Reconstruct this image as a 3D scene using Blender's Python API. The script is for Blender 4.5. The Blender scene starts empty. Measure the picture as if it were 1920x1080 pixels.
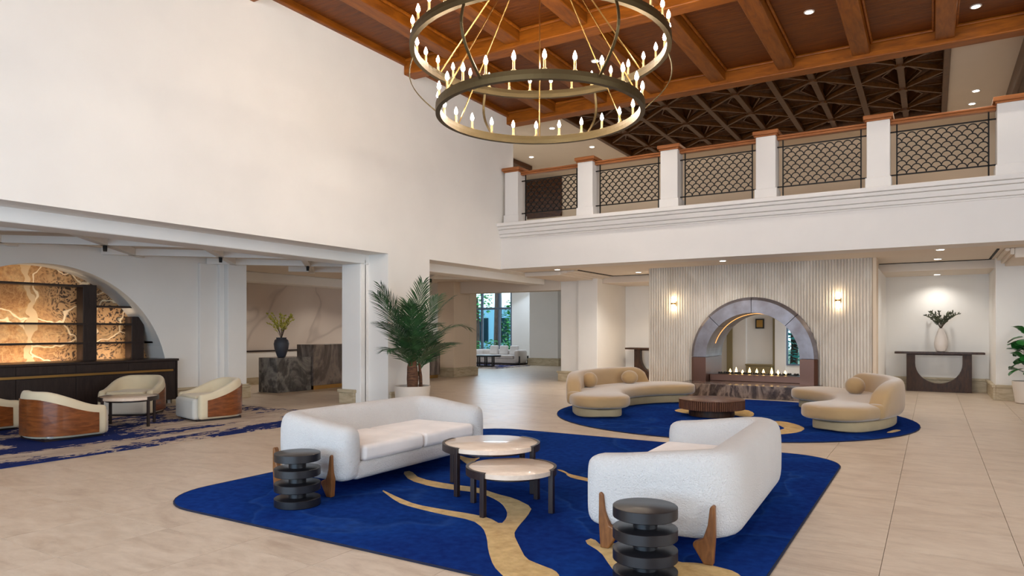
import bpy, math, random
from math import sin, cos, pi, sqrt, radians as R
from mathutils import Vector, Matrix
random.seed(7)
S = bpy.context.scene
COL = S.collection
# ------------------------------------------------------------------ camera, world, light, exposure
TH = math.atan(787 / 1286)
cd = bpy.data.cameras.new('camera'); cam = bpy.data.objects.new('camera', cd); COL.objects.link(cam)
cam.location = (0, 0, 1.5); cam.rotation_euler = (pi / 2, 0, TH)
cd.sensor_width = 36; cd.lens = 36 * 1286 / 1920; cd.shift_y = 79 / 1920; cd.clip_end = 200
S.camera = cam
S.view_settings.view_transform = 'Standard'; S.view_settings.look = 'None'
S.view_settings.exposure = 0.0; S.view_settings.gamma = 1.0; S.view_settings.use_curve_mapping = False
S.cycles.use_denoising = True
S.cycles.max_bounces = 8; S.cycles.diffuse_bounces = 5; S.cycles.sample_clamp_indirect = 6.0
S.cycles.caustics_reflective = False; S.cycles.caustics_refractive = False
w = bpy.data.worlds.new('sky'); S.world = w; w.use_nodes = True
wb = w.node_tree.nodes['Background']; wb.inputs[0].default_value = (0.78, 0.90, 1.0, 1); wb.inputs[1].default_value = 2.6

def area(name, loc, target, sx, sy, power, col, spread=180):
    l = bpy.data.lights.new(name, 'AREA'); l.shape = 'RECTANGLE'; l.size = sx; l.size_y = sy
    l.energy = power; l.color = col; l.spread = R(spread)
    o = bpy.data.objects.new(name, l); COL.objects.link(o); o.location = loc
    d = Vector(target) - Vector(loc); o.rotation_euler = d.to_track_quat('-Z', 'Y').to_euler()
    return o
def spot(name, loc, power, col, ang=90, blend=.6, r=.05, target=None):
    l = bpy.data.lights.new(name, 'SPOT'); l.energy = power; l.color = col; l.spot_size = R(ang); l.spot_blend = blend; l.shadow_soft_size = r
    o = bpy.data.objects.new(name, l); COL.objects.link(o); o.location = loc
    if target:
        o.rotation_euler = (Vector(target) - Vector(loc)).to_track_quat('-Z', 'Y').to_euler()
    return o
WARM = (1.0, .80, .58); NEUT = (1.0, .93, .84); COOL = (.80, .90, 1.0)
# daylight from windows behind the camera and on the right, plus added fill lamps
area('rear_window_daylight', (-3.5, -3.85, 1.5), (-3.5, 5, 1.2), 10.5, 2.5, 430, (.40, .68, 1.0))
area('rear_upper_fill', (-3.0, -3.85, 4.6), (-3.0, 8, 4.0), 10.5, 2.4, 330, (1.0, .95, .90))  # added lamp, brightens the fascia and opening jambs from high up
area('right_window_daylight', (7.7, 4.5, 3.4), (-6, 6.5, 3.4), 10.0, 5.2, 240, (1.0, .97, .94))
area('far_room_fill', (-17.0, 25.7, 3.6), (-15.5, 21, 0), 3.4, .8, 150, (.66, .82, 1.0))  # added lamp hidden above the header, standing in for far window daylight
area('back_room_fill', (-1.3, 21.0, 1.6), (-5, 20.5, 1.2), 1.4, 2.0, 45, COOL)  # added lamp out of sight right of the arch, no window beside it

# ------------------------------------------------------------------ materials
MATS = {}
def srgb(r, g, b):
    f = lambda c: (c / 255 / 12.92) if c / 255 <= .04045 else ((c / 255 + .055) / 1.055) ** 2.4
    return (f(r), f(g), f(b), 1)
def mat(name, col, rough=.6, metal=0., spec=.5, emit=None, estr=0., trans=0., sheen=0., coat=0., alpha=1.):
    m = bpy.data.materials.new(name); m.use_nodes = True
    b = m.node_tree.nodes['Principled BSDF']
    b.inputs['Base Color'].default_value = col; b.inputs['Roughness'].default_value = rough
    b.inputs['Metallic'].default_value = metal; b.inputs['Specular IOR Level'].default_value = spec
    b.inputs['Transmission Weight'].default_value = trans; b.inputs['Sheen Weight'].default_value = sheen
    b.inputs['Coat Weight'].default_value = coat; b.inputs['Alpha'].default_value = alpha
    if emit: b.inputs['Emission Color'].default_value = emit; b.inputs['Emission Strength'].default_value = estr
    MATS[name] = m; return m
def N(m, t, **kw):
    n = m.node_tree.nodes.new(t)
    for k, v in kw.items():
        if k in n.inputs: n.inputs[k].default_value = v
        else: setattr(n, k, v)
    return n
def LK(m, a, b): m.node_tree.links.new(a, b)
def coords(m, kind='pos', scale=(1, 1, 1), rot=(0, 0, 0), loc=(0, 0, 0)):
    if kind == 'pos': src = N(m, 'ShaderNodeNewGeometry').outputs['Position']
    else: src = N(m, 'ShaderNodeTexCoord').outputs['Object']
    mp = N(m, 'ShaderNodeMapping'); mp.inputs['Scale'].default_value = scale; mp.inputs['Rotation'].default_value = rot; mp.inputs['Location'].default_value = loc
    LK(m, src, mp.inputs['Vector']); return mp.outputs['Vector']
def ramp(m, fac, stops, interp='LINEAR'):
    r = N(m, 'ShaderNodeValToRGB'); e = r.color_ramp.elements; r.color_ramp.interpolation = interp
    while len(e) < len(stops): e.new(.5)
    for i, (p, c) in enumerate(stops): e[i].position = p; e[i].color = c
    LK(m, fac, r.inputs['Fac']); return r.outputs['Color']
def mix(m, fac, a, b, blend='MIX'):
    n = N(m, 'ShaderNodeMix', data_type='RGBA', blend_type=blend)
    for sock, v in ((n.inputs[0], fac), (n.inputs[6], a), (n.inputs[7], b)):
        if hasattr(v, 'is_linked'): LK(m, v, sock)
        else: sock.default_value = v
    return n.outputs[2]
def base(m, out): LK(m, out, m.node_tree.nodes['Principled BSDF'].inputs['Base Color'])
def bump(m, h, strength=.3, dist=.01):
    b = N(m, 'ShaderNodeBump', Strength=strength, Distance=dist); LK(m, h, b.inputs['Height'])
    LK(m, b.outputs['Normal'], m.node_tree.nodes['Principled BSDF'].inputs['Normal'])
def noise(m, vec, scale, detail=4., rough=.55, dist=0.):
    n = N(m, 'ShaderNodeTexNoise', Scale=scale, Detail=detail, Roughness=rough, Distortion=dist); LK(m, vec, n.inputs['Vector']); return n.outputs['Fac']
def wood(name, c0, c1, scale=(1, 1, 1), rough=.4, coat=0.0, kind='pos', spec=.3):
    m = mat(name, c0, rough, coat=coat, spec=spec); v = coords(m, kind, scale)
    f = noise(m, v, 4, 6, .6, .6); base(m, ramp(m, f, [(.3, c0), (.7, c1)])); bump(m, f, .08, .004); return m
def paint(name, col, var=.04):
    m = mat(name, col, .75, spec=.25); v = coords(m)
    f = noise(m, v, 1.3, 3); d = tuple(c * (1 - var) for c in col[:3]) + (1,)
    base(m, ramp(m, f, [(.3, d), (.7, col)])); g = noise(m, v, 180, 2); bump(m, g, .04, .002); return m

paint('wall_paint', srgb(235, 231, 225)); paint('trim_paint', srgb(238, 235, 230)); paint('soffit_paint', srgb(222, 210, 196))
paint('fascia_paint', srgb(222, 217, 212)); paint('upper_paint', srgb(216, 196, 172))
wood('ceiling_beam_wood', srgb(116, 60, 8), srgb(164, 92, 20), (.5, 3, 3), .42)
wood('ceiling_joist_wood', srgb(106, 54, 8), srgb(150, 84, 18), (3, .5, 3), .42)
m = wood('ceiling_board_wood', srgb(86, 40, 6), srgb(124, 66, 14), (.6, 5, 3), .45)
v = coords(m); wv = N(m, 'ShaderNodeTexWave', wave_type='BANDS', bands_direction='Y', wave_profile='SIN', Scale=3.2); LK(m, v, wv.inputs['Vector'])
rp = ramp(m, wv.outputs['Fac'], [(0, (0, 0, 0, 1)), (.08, (1, 1, 1, 1))]); bump(m, rp, .6, .01)
wood('lattice_wood', srgb(66, 37, 14), srgb(94, 56, 24), (3, 3, 3), .35, 0)
wood('pleat_wood', srgb(62, 33, 12), srgb(88, 50, 20), (3, 3, 3), .35, 0)
wood('rail_wood', srgb(134, 78, 40), srgb(172, 108, 62), (.5, 4, 4), .35)
wood('walnut', srgb(40, 24, 14), srgb(76, 48, 28), (6, 6, 1.2), .45, .1)
wood('teak_leg', srgb(98, 58, 26), srgb(142, 92, 48), (8, 8, 1.5), .45, .1, 'obj')
wood('veneer', srgb(92, 46, 20), srgb(146, 82, 38), (1.2, 1.2, 7), .32, .4, 'obj')
wood('dark_oak', srgb(38, 28, 26), srgb(54, 42, 38), (6, 6, 1), .4, .1)
wood('table_top', srgb(218, 196, 174), srgb(234, 214, 194), (1.5, 7, 5), .28, .35, 'obj')
wood('reeded_wood', srgb(74, 44, 30), srgb(116, 74, 50), (6, 6, 1), .4, .15)
mat('espresso', srgb(42, 30, 28), .35); mat('black_lacquer', srgb(24, 23, 26), .36); mat('iron', srgb(26, 22, 20), .5, .6)
mat('brass', srgb(176, 140, 84), .32, 1.0); mat('bronze_ring', srgb(92, 78, 52), .5, .85); mat('candle_tube', srgb(188, 160, 110), .4, .5)
mat('bulb', (1, .8, .5, 1), .3, emit=(1, .86, .70, 1), estr=215)
mat('downlight_glow', (1, 1, 1, 1), .3, emit=(1, .90, .76, 1), estr=14); mat('white_metal', srgb(230, 226, 220), .4)
mat('sconce_glass', (1, .9, .7, 1), .3, emit=(1, .82, .56, 1), estr=16); mat('flame', (1, .7, .3, 1), .5, emit=(1, .62, .22, 1), estr=9)
mat('led_strip', (1, .7, .4, 1), .5, emit=(1, .42, .10, 1), estr=1.6)
mat('slot_black', srgb(24, 20, 18), .8); mat('soil', srgb(48, 36, 26), .9); mat('pebble', srgb(40, 36, 34), .5)
mat('pot_white', srgb(208, 198, 186), .6); mat('vase_white', srgb(222, 212, 204), .35); mat('vase_dark', srgb(62, 64, 72), .55)
mat('copper', srgb(104, 74, 62), .36, .8); mat('window_frame', srgb(96, 110, 128), .45, .3)
mat('picture_gold', srgb(170, 130, 60), .45, .3); mat('picture_black', srgb(40, 34, 28), .4); mat('olive_ledge', srgb(138, 124, 88), .6)
m = mat('glass', (.72, .9, .95, 1), .02, trans=1.0); m.node_tree.nodes['Principled BSDF'].inputs['IOR'].default_value = 1.02
m = mat('trunk_bark', srgb(84, 66, 60), .9); v = coords(m, 'obj', (6, 6, 1)); f = noise(m, v, 5); base(m, ramp(m, f, [(.3, srgb(58, 44, 42)), (.7, srgb(106, 84, 76))]))
m = mat('palm_bark', srgb(92, 58, 40), .9); v = coords(m, 'obj', (1, 1, 5)); f = noise(m, v, 9); base(m, ramp(m, f, [(.3, srgb(64, 40, 28)), (.7, srgb(122, 82, 56))])); bump(m, f, .6, .02)
def leafmat(name, a, b, rough=.45):
    m = mat(name, a, rough); v = coords(m, 'obj'); f = noise(m, v, 7, 3); base(m, ramp(m, f, [(.3, a), (.7, b)])); return m
leafmat('palm_leaf', srgb(24, 58, 34), srgb(58, 98, 54)); leafmat('fig_leaf', srgb(20, 74, 28), srgb(44, 118, 48), .35)
leafmat('olive_leaf', srgb(52, 60, 44), srgb(92, 98, 74)); leafmat('blossom_leaf', srgb(150, 150, 40), srgb(220, 208, 96))
leafmat('garden_leaf', srgb(40, 120, 60), srgb(96, 186, 96)); leafmat('garden_leaf_teal', srgb(20, 130, 140), srgb(90, 196, 190))
mat('twig', srgb(70, 54, 40), .8); mat('garden_soil', srgb(96, 108, 84), .9); mat('blue_facade', srgb(126, 178, 204), .6)
def fabric(name, col, s=260, st=.5, sheen=.3, var=.07, dist=.006):
    m = mat(name, col, .9, spec=.2, sheen=sheen); v = coords(m, 'obj'); f = noise(m, v, s, 3, .7); g = noise(m, v, 3, 3)
    d = tuple(c * (1 - var * 2) for c in col[:3]) + (1,)
    base(m, ramp(m, g, [(.3, d), (.7, col)])); bump(m, f, st, dist); return m
fabric('boucle', srgb(224, 220, 216), 75, 1.0, .2, .02, .02); fabric('seat_fabric', srgb(244, 236, 230), 300, .4); fabric('tan_velvet', srgb(174, 143, 100), 500, .15, .6, .05)
fabric('tan_plinth', srgb(180, 160, 124), 500, .1, .2); fabric('chair_cream', srgb(220, 204, 172), 160, .35, .3, .06); fabric('chair_front', srgb(206, 202, 192), 160, .35, .3, .05)
fabric('cushion_white', srgb(226, 220, 216), 300, .3); fabric('sofa_far', srgb(214, 204, 196), 300, .3)
# navy carpet with faint paler wisps
m = mat('navy_carpet', srgb(22, 40, 96), 1.0, spec=.0, sheen=.0); v = coords(m); f = noise(m, v, .45, 3, .5, .8); g = noise(m, v, 420, 2); h = noise(m, v, 14, 4)
c = ramp(m, f, [(.42, srgb(24, 46, 112)), (.488, srgb(26, 61, 134)), (.50, srgb(40, 72, 136)), (.512, srgb(22, 50, 112)), (.6, srgb(26, 55, 126))])
c = mix(m, .35, c, ramp(m, h, [(.35, srgb(22, 40, 102)), (.65, srgb(31, 70, 148))])); base(m, c); bump(m, g, .6, .006)
m = mat('gold_carpet', srgb(190, 150, 76), .9, spec=.1, sheen=.2); v = coords(m); f = noise(m, v, 9, 5, .7); g = noise(m, v, 420, 2)
base(m, ramp(m, f, [(.3, srgb(182, 138, 62)), (.7, srgb(226, 190, 118))])); bump(m, g, .6, .006)
m = mat('carpet_edge', srgb(16, 22, 48), .95)
# splashed lounge carpet
m = mat('splash_carpet', srgb(180, 165, 148), .95, spec=.1); v = coords(m, 'pos', (1, .42, 1), (0, 0, R(24))); f = noise(m, v, 1.15, 9, .68, .7); g = noise(m, v, 300, 2); hh = noise(m, coords(m, 'pos', (1, .3, 1)), 5, 5)
bg = ramp(m, hh, [(.35, srgb(168, 150, 136)), (.65, srgb(200, 184, 166))])
f2 = noise(m, coords(m, 'pos', (1.6, .8, 1), (0, 0, R(20))), 9, 5, .7); ad = N(m, 'ShaderNodeMath', operation='MULTIPLY_ADD'); LK(m, f2, ad.inputs[0]); ad.inputs[1].default_value = .42; LK(m, f, ad.inputs[2])
k = ramp(m, ad.outputs[0], [(.715, (0, 0, 0, 1)), (.725, (1, 1, 1, 1))]); base(m, mix(m, k, bg, srgb(28, 42, 96))); bump(m, g, .5, .006)
# floor stone: streaks run along X
m = mat('floor_stone', srgb(196, 178, 158), .32, spec=.4); v = coords(m, 'pos', (.75, 1.7, 1)); oi = N(m, 'ShaderNodeObjectInfo')
av = N(m, 'ShaderNodeVectorMath', operation='ADD'); LK(m, v, av.inputs[0]); sc = N(m, 'ShaderNodeVectorMath', operation='SCALE'); sc.inputs[0].default_value = (7, 13, 5); LK(m, oi.outputs['Random'], sc.inputs['Scale']); LK(m, sc.outputs[0], av.inputs[1])
f = noise(m, av.outputs[0], 1.5, 8, .66, 1.6); g = noise(m, av.outputs[0], 7, 6, .7, .4)
c = ramp(m, f, [(.30, srgb(162, 138, 116)), (.44, srgb(196, 176, 154)), (.72, srgb(218, 202, 182))])
c = mix(m, .5, c, ramp(m, g, [(.3, srgb(180, 158, 137)), (.6, srgb(214, 196, 176))])); base(m, c)
rr = ramp(m, g, [(.3, (.30, .30, .30, 1)), (.7, (.42, .42, .42, 1))]); LK(m, rr, m.node_tree.nodes['Principled BSDF'].inputs['Roughness'])
mat('grout', srgb(142, 126, 110), .9)
m = mat('plinth_stone', srgb(190, 172, 142), .5); v = coords(m, 'pos', (1, 1, 4)); f = noise(m, v, 3, 6, .65, .6); base(m, ramp(m, f, [(.3, srgb(164, 146, 116)), (.7, srgb(204, 190, 162))]))
def marble(name, cols, scale=1.0, d=2.2, rough=.18, rot=(0, .5, .3)):
    m = mat(name, cols[0], rough, spec=.5); v = coords(m, 'pos', (1.2, 1.2, .6), rot); f = noise(m, v, .9 * scale, 7, .6, d * .6); g = noise(m, v, 6 * scale, 6, .7, 1.0)
    c = ramp(m, f, [(.30, cols[0]), (.43, cols[1]), (.5, cols[2]), (.56, cols[1]), (.7, cols[0])]); c = mix(m, .25, c, ramp(m, g, [(.35, cols[0]), (.7, cols[2])])); base(m, c); return m
marble('dark_marble', [srgb(24, 25, 29), srgb(52, 52, 54), srgb(140, 136, 130)]); marble('brown_marble', [srgb(50, 43, 40), srgb(88, 76, 70), srgb(150, 134, 122)], 1.0, 1.5)
marble('hearth_marble', [srgb(30, 24, 24), srgb(62, 50, 46), srgb(150, 130, 116)], 1.2, 2.0, .2, (.2, .9, .5))
m = mat('relief_marble', srgb(204, 188, 176), .6); v = coords(m, 'pos', (1, .5, .8), (.4, 0, 0)); f = noise(m, v, .5, 3, .5, .8)
base(m, ramp(m, f, [(.40, srgb(208, 193, 181)), (.485, srgb(202, 187, 175)), (.50, srgb(180, 165, 154)), (.515, srgb(204, 189, 177)), (.65, srgb(213, 199, 187))]))
m = mat('flute_stone', srgb(196, 184, 168), .7); v = coords(m, 'pos', (1, 1, .35)); f = noise(m, v, 2.5, 6, .65, .5); base(m, ramp(m, f, [(.3, srgb(200, 188, 172)), (.7, srgb(226, 217, 204))]))
m = mat('bronze_panel', srgb(120, 112, 112), .4, .6); v = coords(m, 'pos'); f = noise(m, v, 3, 4); base(m, ramp(m, f, [(.3, srgb(108, 98, 98)), (.7, srgb(136, 132, 136))]))
# sepia aerial-photo print
m = mat('aerial_print', srgb(180, 130, 80), .5); v = coords(m, 'pos', (1, 1, 1))
nd = N(m, 'ShaderNodeTexNoise', Scale=1.3, Detail=3.0); LK(m, v, nd.inputs['Vector'])
vm = N(m, 'ShaderNodeVectorMath', operation='ADD'); LK(m, v, vm.inputs[0]); LK(m, nd.outputs['Color'], vm.inputs[1]); wv_ = vm.outputs[0]
def edges(scale, w0, w1, vec):
    vo = N(m, 'ShaderNodeTexVoronoi', feature='DISTANCE_TO_EDGE', Scale=scale); LK(m, vec, vo.inputs['Vector']); return ramp(m, vo.outputs['Distance'], [(w0, (1, 1, 1, 1)), (w1, (0, 0, 0, 1))])
f = noise(m, wv_, 1.6, 4, .55); fine = noise(m, v, 16, 7, .75); cell = N(m, 'ShaderNodeTexVoronoi', Scale=19.0); LK(m, wv_, cell.inputs['Vector'])
c = ramp(m, f, [(.40, srgb(172, 116, 62)), (.47, srgb(196, 142, 84)), (.52, srgb(216, 178, 126)), (.60, srgb(184, 136, 86))])
c = mix(m, .4, c, ramp(m, fine, [(.40, srgb(120, 74, 38)), (.60, srgb(214, 168, 112))]))
sep = N(m, 'ShaderNodeSeparateXYZ'); LK(m, wv_, sep.inputs[0])
town = ramp(m, sep.outputs['Y'], [(0.0, (0, 0, 0, 1)), (1.0, (1, 1, 1, 1))]); mr = N(m, 'ShaderNodeMapRange'); LK(m, sep.outputs['Y'], mr.inputs['Value']); mr.inputs['From Min'].default_value = 6.7; mr.inputs['From Max'].default_value = 7.1
tf = N(m, 'ShaderNodeMath', operation='MULTIPLY'); LK(m, mr.outputs['Result'], tf.inputs[0]); tn = ramp(m, noise(m, wv_, 2.6, 3), [(.38, (.5, .5, .5, 1)), (.5, (1, 1, 1, 1))]); LK(m, tn, tf.inputs[1])
dense = ramp(m, cell.outputs['Distance'], [(.22, srgb(44, 30, 24)), (.42, srgb(88, 60, 42)), (.56, srgb(190, 150, 106))])
c = mix(m, tf.outputs[0], c, dense)
c = mix(m, edges(5.5, .012, .03, wv_), c, srgb(196, 150, 100)); c = mix(m, edges(1.25, .012, .026, wv_), c, srgb(244, 222, 186))
br = ramp(m, sep.outputs['Y'], [(0, (0, 0, 0, 1)), (1, (0, 0, 0, 1))]); mb = N(m, 'ShaderNodeMath', operation='COMPARE'); LK(m, sep.outputs['Y'], mb.inputs[0]); mb.inputs[1].default_value = 6.55; mb.inputs[2].default_value = .055
c = mix(m, mb.outputs[0], c, srgb(216, 186, 144)); base(m, c)

# ------------------------------------------------------------------ mesh helpers
class MB:
    def __init__(s): s.v = []; s.f = []
    def add(s, vs, fs):
        o = len(s.v); s.v += [tuple(p) for p in vs]; s.f += [tuple(i + o for i in f) for f in fs]; return s
    def box(s, x0, x1, y0, y1, z0, z1):
        return s.add([(x0, y0, z0), (x1, y0, z0), (x1, y1, z0), (x0, y1, z0), (x0, y0, z1), (x1, y0, z1), (x1, y1, z1), (x0, y1, z1)],
                     [(3, 2, 1, 0), (4, 5, 6, 7), (0, 1, 5, 4), (1, 2, 6, 5), (2, 3, 7, 6), (3, 0, 4, 7)])
    def bar(s, a, b, w, h, up=(0, 0, 1)):
        a = Vector(a); b = Vector(b); d = (b - a).normalized(); u = Vector(up); r = d.cross(u).normalized(); u = r.cross(d)
        q = [a + r * x * w / 2 + u * y * h / 2 for x, y in ((-1, -1), (1, -1), (1, 1), (-1, 1))] + [b + r * x * w / 2 + u * y * h / 2 for x, y in ((-1, -1), (1, -1), (1, 1), (-1, 1))]
        return s.add(q, [(3, 2, 1, 0), (4, 5, 6, 7), (0, 1, 5, 4), (1, 2, 6, 5), (2, 3, 7, 6), (3, 0, 4, 7)])
    def tube(s, pts, r, seg=6, cap=True):
        pts = [Vector(p) for p in pts]; n = len(pts); rr = r if isinstance(r, (list, tuple)) else [r] * n; o = []
        nx = None
        for i, p in enumerate(pts):
            t = (pts[min(i + 1, n - 1)] - pts[max(i - 1, 0)]).normalized()
            if nx is None: nx = t.orthogonal().normalized()
            nx = (nx - t * nx.dot(t)).normalized(); ny = t.cross(nx)
            o += [p + (nx * cos(2 * pi * k / seg) + ny * sin(2 * pi * k / seg)) * rr[i] for k in range(seg)]
        fs = [(i * seg + k, i * seg + (k + 1) % seg, (i + 1) * seg + (k + 1) % seg, (i + 1) * seg + k) for i in range(n - 1) for k in range(seg)]
        if cap: fs += [tuple(range(seg))[::-1], tuple((n - 1) * seg + k for k in range(seg))]
        return s.add(o, fs)
    def lathe(s, prof, seg=32, c=(0, 0, 0)):
        o = [(c[0] + r * cos(2 * pi * k / seg), c[1] + r * sin(2 * pi * k / seg), c[2] + z) for r, z in prof for k in range(seg)]
        n = len(prof); fs = [(i * seg + k, i * seg + (k + 1) % seg, (i + 1) * seg + (k + 1) % seg, (i + 1) * seg + k) for i in range(n - 1) for k in range(seg)]
        fs += [tuple(range(seg))[::-1], tuple((n - 1) * seg + k for k in range(seg))]
        return s.add(o, fs)
    def prism(s, poly, z0, z1):
        n = len(poly)
        return s.add([(x, y, z0) for x, y in poly] + [(x, y, z1) for x, y in poly],
                     [tuple(range(n))[::-1], tuple(range(n, 2 * n))] + [(i, (i + 1) % n, n + (i + 1) % n, n + i) for i in range(n)])
    def sweep(s, path, th, z0, z1, p=4.0, seg=20, capn=5, capr=None):
        """rounded bolster along a plan path; th, z0, z1 may be functions of s in 0..1; section is a superellipse"""
        F = lambda q, t: q(t) if callable(q) else q
        P = [Vector((x, y, 0)) for x, y in path]; L = [0]
        for i in range(1, len(P)): L.append(L[-1] + (P[i] - P[i - 1]).length)
        T = L[-1]; secs = []
        def tang(i): return (P[min(i + 1, len(P) - 1)] - P[max(i - 1, 0)]).normalized()
        for i in range(len(P)): secs.append((P[i], tang(i), L[i] / T, 1.0))
        cr = capr if capr is not None else F(th, 0) / 2
        st = []; en = []
        for k in range(1, capn + 1):
            a = k / capn * pi / 2; q = max(cos(a), .02) ** .8
            st.insert(0, (P[0] - tang(0) * cr * sin(a), tang(0), 0., q)); en.append((P[-1] + tang(len(P) - 1) * cr * sin(a), tang(len(P) - 1), 1., q))
        secs = st + secs + en; vs = []
        for (c, t, u, q) in secs:
            nrm = Vector((t.y, -t.x, 0)); a = F(th, u) / 2; za, zb = F(z0, u), F(z1, u); zc = (za + zb) / 2; b = (zb - za) / 2
            for k in range(seg):
                an = 2 * pi * k / seg; ca, sa = cos(an), sin(an)
                ex = math.copysign(abs(ca) ** (2 / p), ca) * a * q; ez = math.copysign(abs(sa) ** (2 / p), sa) * b * (q ** .35)
                vs.append(c + nrm * ex + Vector((0, 0, zc + ez)))
        n = len(secs)
        fs = [(i * seg + (k + 1) % seg, i * seg + k, (i + 1) * seg + k, (i + 1) * seg + (k + 1) % seg) for i in range(n - 1) for k in range(seg)]
        fs += [tuple(range(seg)), tuple((n - 1) * seg + k for k in range(seg))[::-1]]
        return s.add(vs, fs)
    def mesh(s, name, mt, smooth=False):
        me = bpy.data.meshes.new(name); me.from_pydata(s.v, [], s.f); me.materials.append(MATS[mt])
        if smooth: me.shade_smooth(); me.set_sharp_from_angle(angle=R(42))
        me.update(); return me
    def build(s, name, mt, parent=None, smooth=False, bev=0, loc=None, seg=2, kind=None, label=None):
        o = bpy.data.objects.new(name, s.mesh(name, mt, smooth)); COL.objects.link(o)
        if parent: o.parent = parent
        if loc: o.location = loc
        if bev:
            b = o.modifiers.new('bevel', 'BEVEL'); b.width = bev; b.segments = seg; b.limit_method = 'ANGLE'; b.angle_limit = R(40)
            b.harden_normals = False
        if bev >= .03:
            o.data.shade_smooth(); wn = o.modifiers.new('wn', 'WEIGHTED_NORMAL'); wn.keep_sharp = False
        if kind: o['kind'] = kind
        if label: o['label'] = label
        return o
def inst(src, parent, loc=None, rot=None, scale=None, name=None):
    o = src.copy(); COL.objects.link(o); o.parent = parent
    if loc is not None: o.location = loc
    if rot is not None: o.rotation_euler = rot
    if scale is not None: o.scale = scale
    return o
def newobj(name, me, parent=None, loc=None, rot=None):
    o = bpy.data.objects.new(name, me); COL.objects.link(o); o.parent = parent
    if loc is not None: o.location = loc
    if rot is not None: o.rotation_euler = rot
    return o
def tag(o, label, cat, group=None):
    o['label'] = label; o['category'] = cat
    if group: o['group'] = group
    return o
def thing(name, label, cat, loc=(0, 0, 0), rz=0, group=None):
    o = bpy.data.objects.new(name, None); COL.objects.link(o); o.location = loc; o.rotation_euler = (0, 0, rz); o.empty_display_size = .2
    return tag(o, label, cat, group)
def struct(o, label=None):
    o['kind'] = 'structure'
    if label: o['label'] = label
    return o
def sthing(name, label=None):
    o = bpy.data.objects.new(name, None); COL.objects.link(o); return struct(o, label)
def arc(c, r, a0, a1, n): return [(c[0] + r * cos(R(a0 + (a1 - a0) * i / n)), c[1] + r * sin(R(a0 + (a1 - a0) * i / n))) for i in range(n + 1)]
def rrect(x0, x1, y0, y1, r, n=8):
    return arc((x1 - r, y0 + r), r, -90, 0, n) + arc((x1 - r, y1 - r), r, 0, 90, n) + arc((x0 + r, y1 - r), r, 90, 180, n) + arc((x0 + r, y0 + r), r, 180, 270, n)
def plinth(parent, x0, x1, y0, y1, h=.3, d=.05):
    b = MB().box(x0 - d, x1 + d, y0 - d, y1 + d, 0, h - .07); o = b.build('plinth', 'plinth_stone', parent, bev=.008)
    b = MB().box(x0 - d * 1.3, x1 + d * 1.3, y0 - d * 1.3, y1 + d * 1.3, h - .07, h - .03).box(x0 - d * .6, x1 + d * .6, y0 - d * .6, y1 + d * .6, h - .03, h); b.build('plinth_moulding', 'plinth_stone', o, bev=.012)
    return o

# ------------------------------------------------------------------ the setting: floor
floor = struct(MB().box(-21, 8, -6, 29, -.15, -.012).build('floor', 'grout'), 'beige stone tiled hall floor')
TX, TY = .775, .77
def proj(x, y):
    a = x * cos(TH) + y * sin(TH); d = -x * sin(TH) + y * cos(TH)
    return (960 + 1286 * a / d, 619 + 1286 * 1.5 / d, d) if d > .3 else (0, 9999, d)
tiles = []
for i in range(-28, 10):
    for j in range(-11, 35):
        cx, cy = .5 + TX * (i + .5), 2.293 + TY * (j + .5)
        if -20.6 < cx < 7.6 and -5.6 < cy < 28.6: tiles.append((cx, cy))
def inview(t):
    u, v_, d = proj(*t); return d > 2 and -120 < u < 2040 and v_ < 1250
rug1 = rrect(-5.9, -.85, 3.45, 8.82, .62, 10)
def hidden(t): return (-5.3 < t[0] < -1.3 and 4.2 < t[1] < 8.3) or ((t[0] + 3.1) ** 2 + (t[1] - 12.25) ** 2 < 2.3 ** 2) or t[0] < -9.6
vis = sorted([t for t in tiles if inview(t) and not hidden(t)], key=lambda t: proj(*t)[2])[:300]
vs_ = set(vis)
b = MB().box(-TX / 2 + .0018, TX / 2 - .0018, -TY / 2 + .0018, TY / 2 - .0018, -.012, 0); tm = b.mesh('tile', 'floor_stone')
for t in vis: newobj('tile', tm, floor, (t[0], t[1], 0))
b = MB()
for t in tiles:
    if t not in vs_: b.box(t[0] - TX / 2 + .0018, t[0] + TX / 2 - .0018, t[1] - TY / 2 + .0018, t[1] + TY / 2 - .0018, -.012, 0)
b.build('distant_tiles', 'floor_stone', floor, kind='stuff')

# ------------------------------------------------------------------ left wall with its two openings
wl = struct(MB().box(-9.87, -9.34, -6, 14.72, 3.04, 7.4).box(-9.87, -9.34, 14.72, 15.32, 4.2, 7.4).box(-9.87, -9.34, -6, 1.0, 0, 3.04)
            .box(-9.87, -9.34, 10.48, 11.82, 0, 3.04).box(-9.87, -9.34, 14.72, 17.95, 3.04, 3.3).build('wall_left', 'wall_paint'), 'tall cream wall left of the hall')
b = MB().box(-10.4, -9.87, -6, 18.0, 2.853, 3.2).box(-10.4, -9.87, 10.25, 12.0, 0, 2.853).box(-10.4, -9.87, .8, 1.0, 0, 2.853)
struct(b.build('trim_1', 'trim_paint', bev=.02), 'stepped inner frame of the left wall openings')
struct(MB().box(-9.95, -9.87, 10.36, 10.42, 0, 2.95).build('trim_2', 'trim_paint', bev=.02, seg=3))
wallpl = struct(MB().box(-9.34, -9.30, 10.53, 11.77, 0.0, .20).box(-9.34, -9.285, 10.51, 11.79, .20, .25).build('baseboard_left', 'plinth_stone', bev=.008), 'stone plinth under the left wall pier')
struct(MB().box(-10.42, -10.0, 10.19, 10.25, 0, .22).box(-10.45, -9.98, 10.17, 10.25, .22, .29).build('baseboard_pier', 'plinth_stone', bev=.01))
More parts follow.
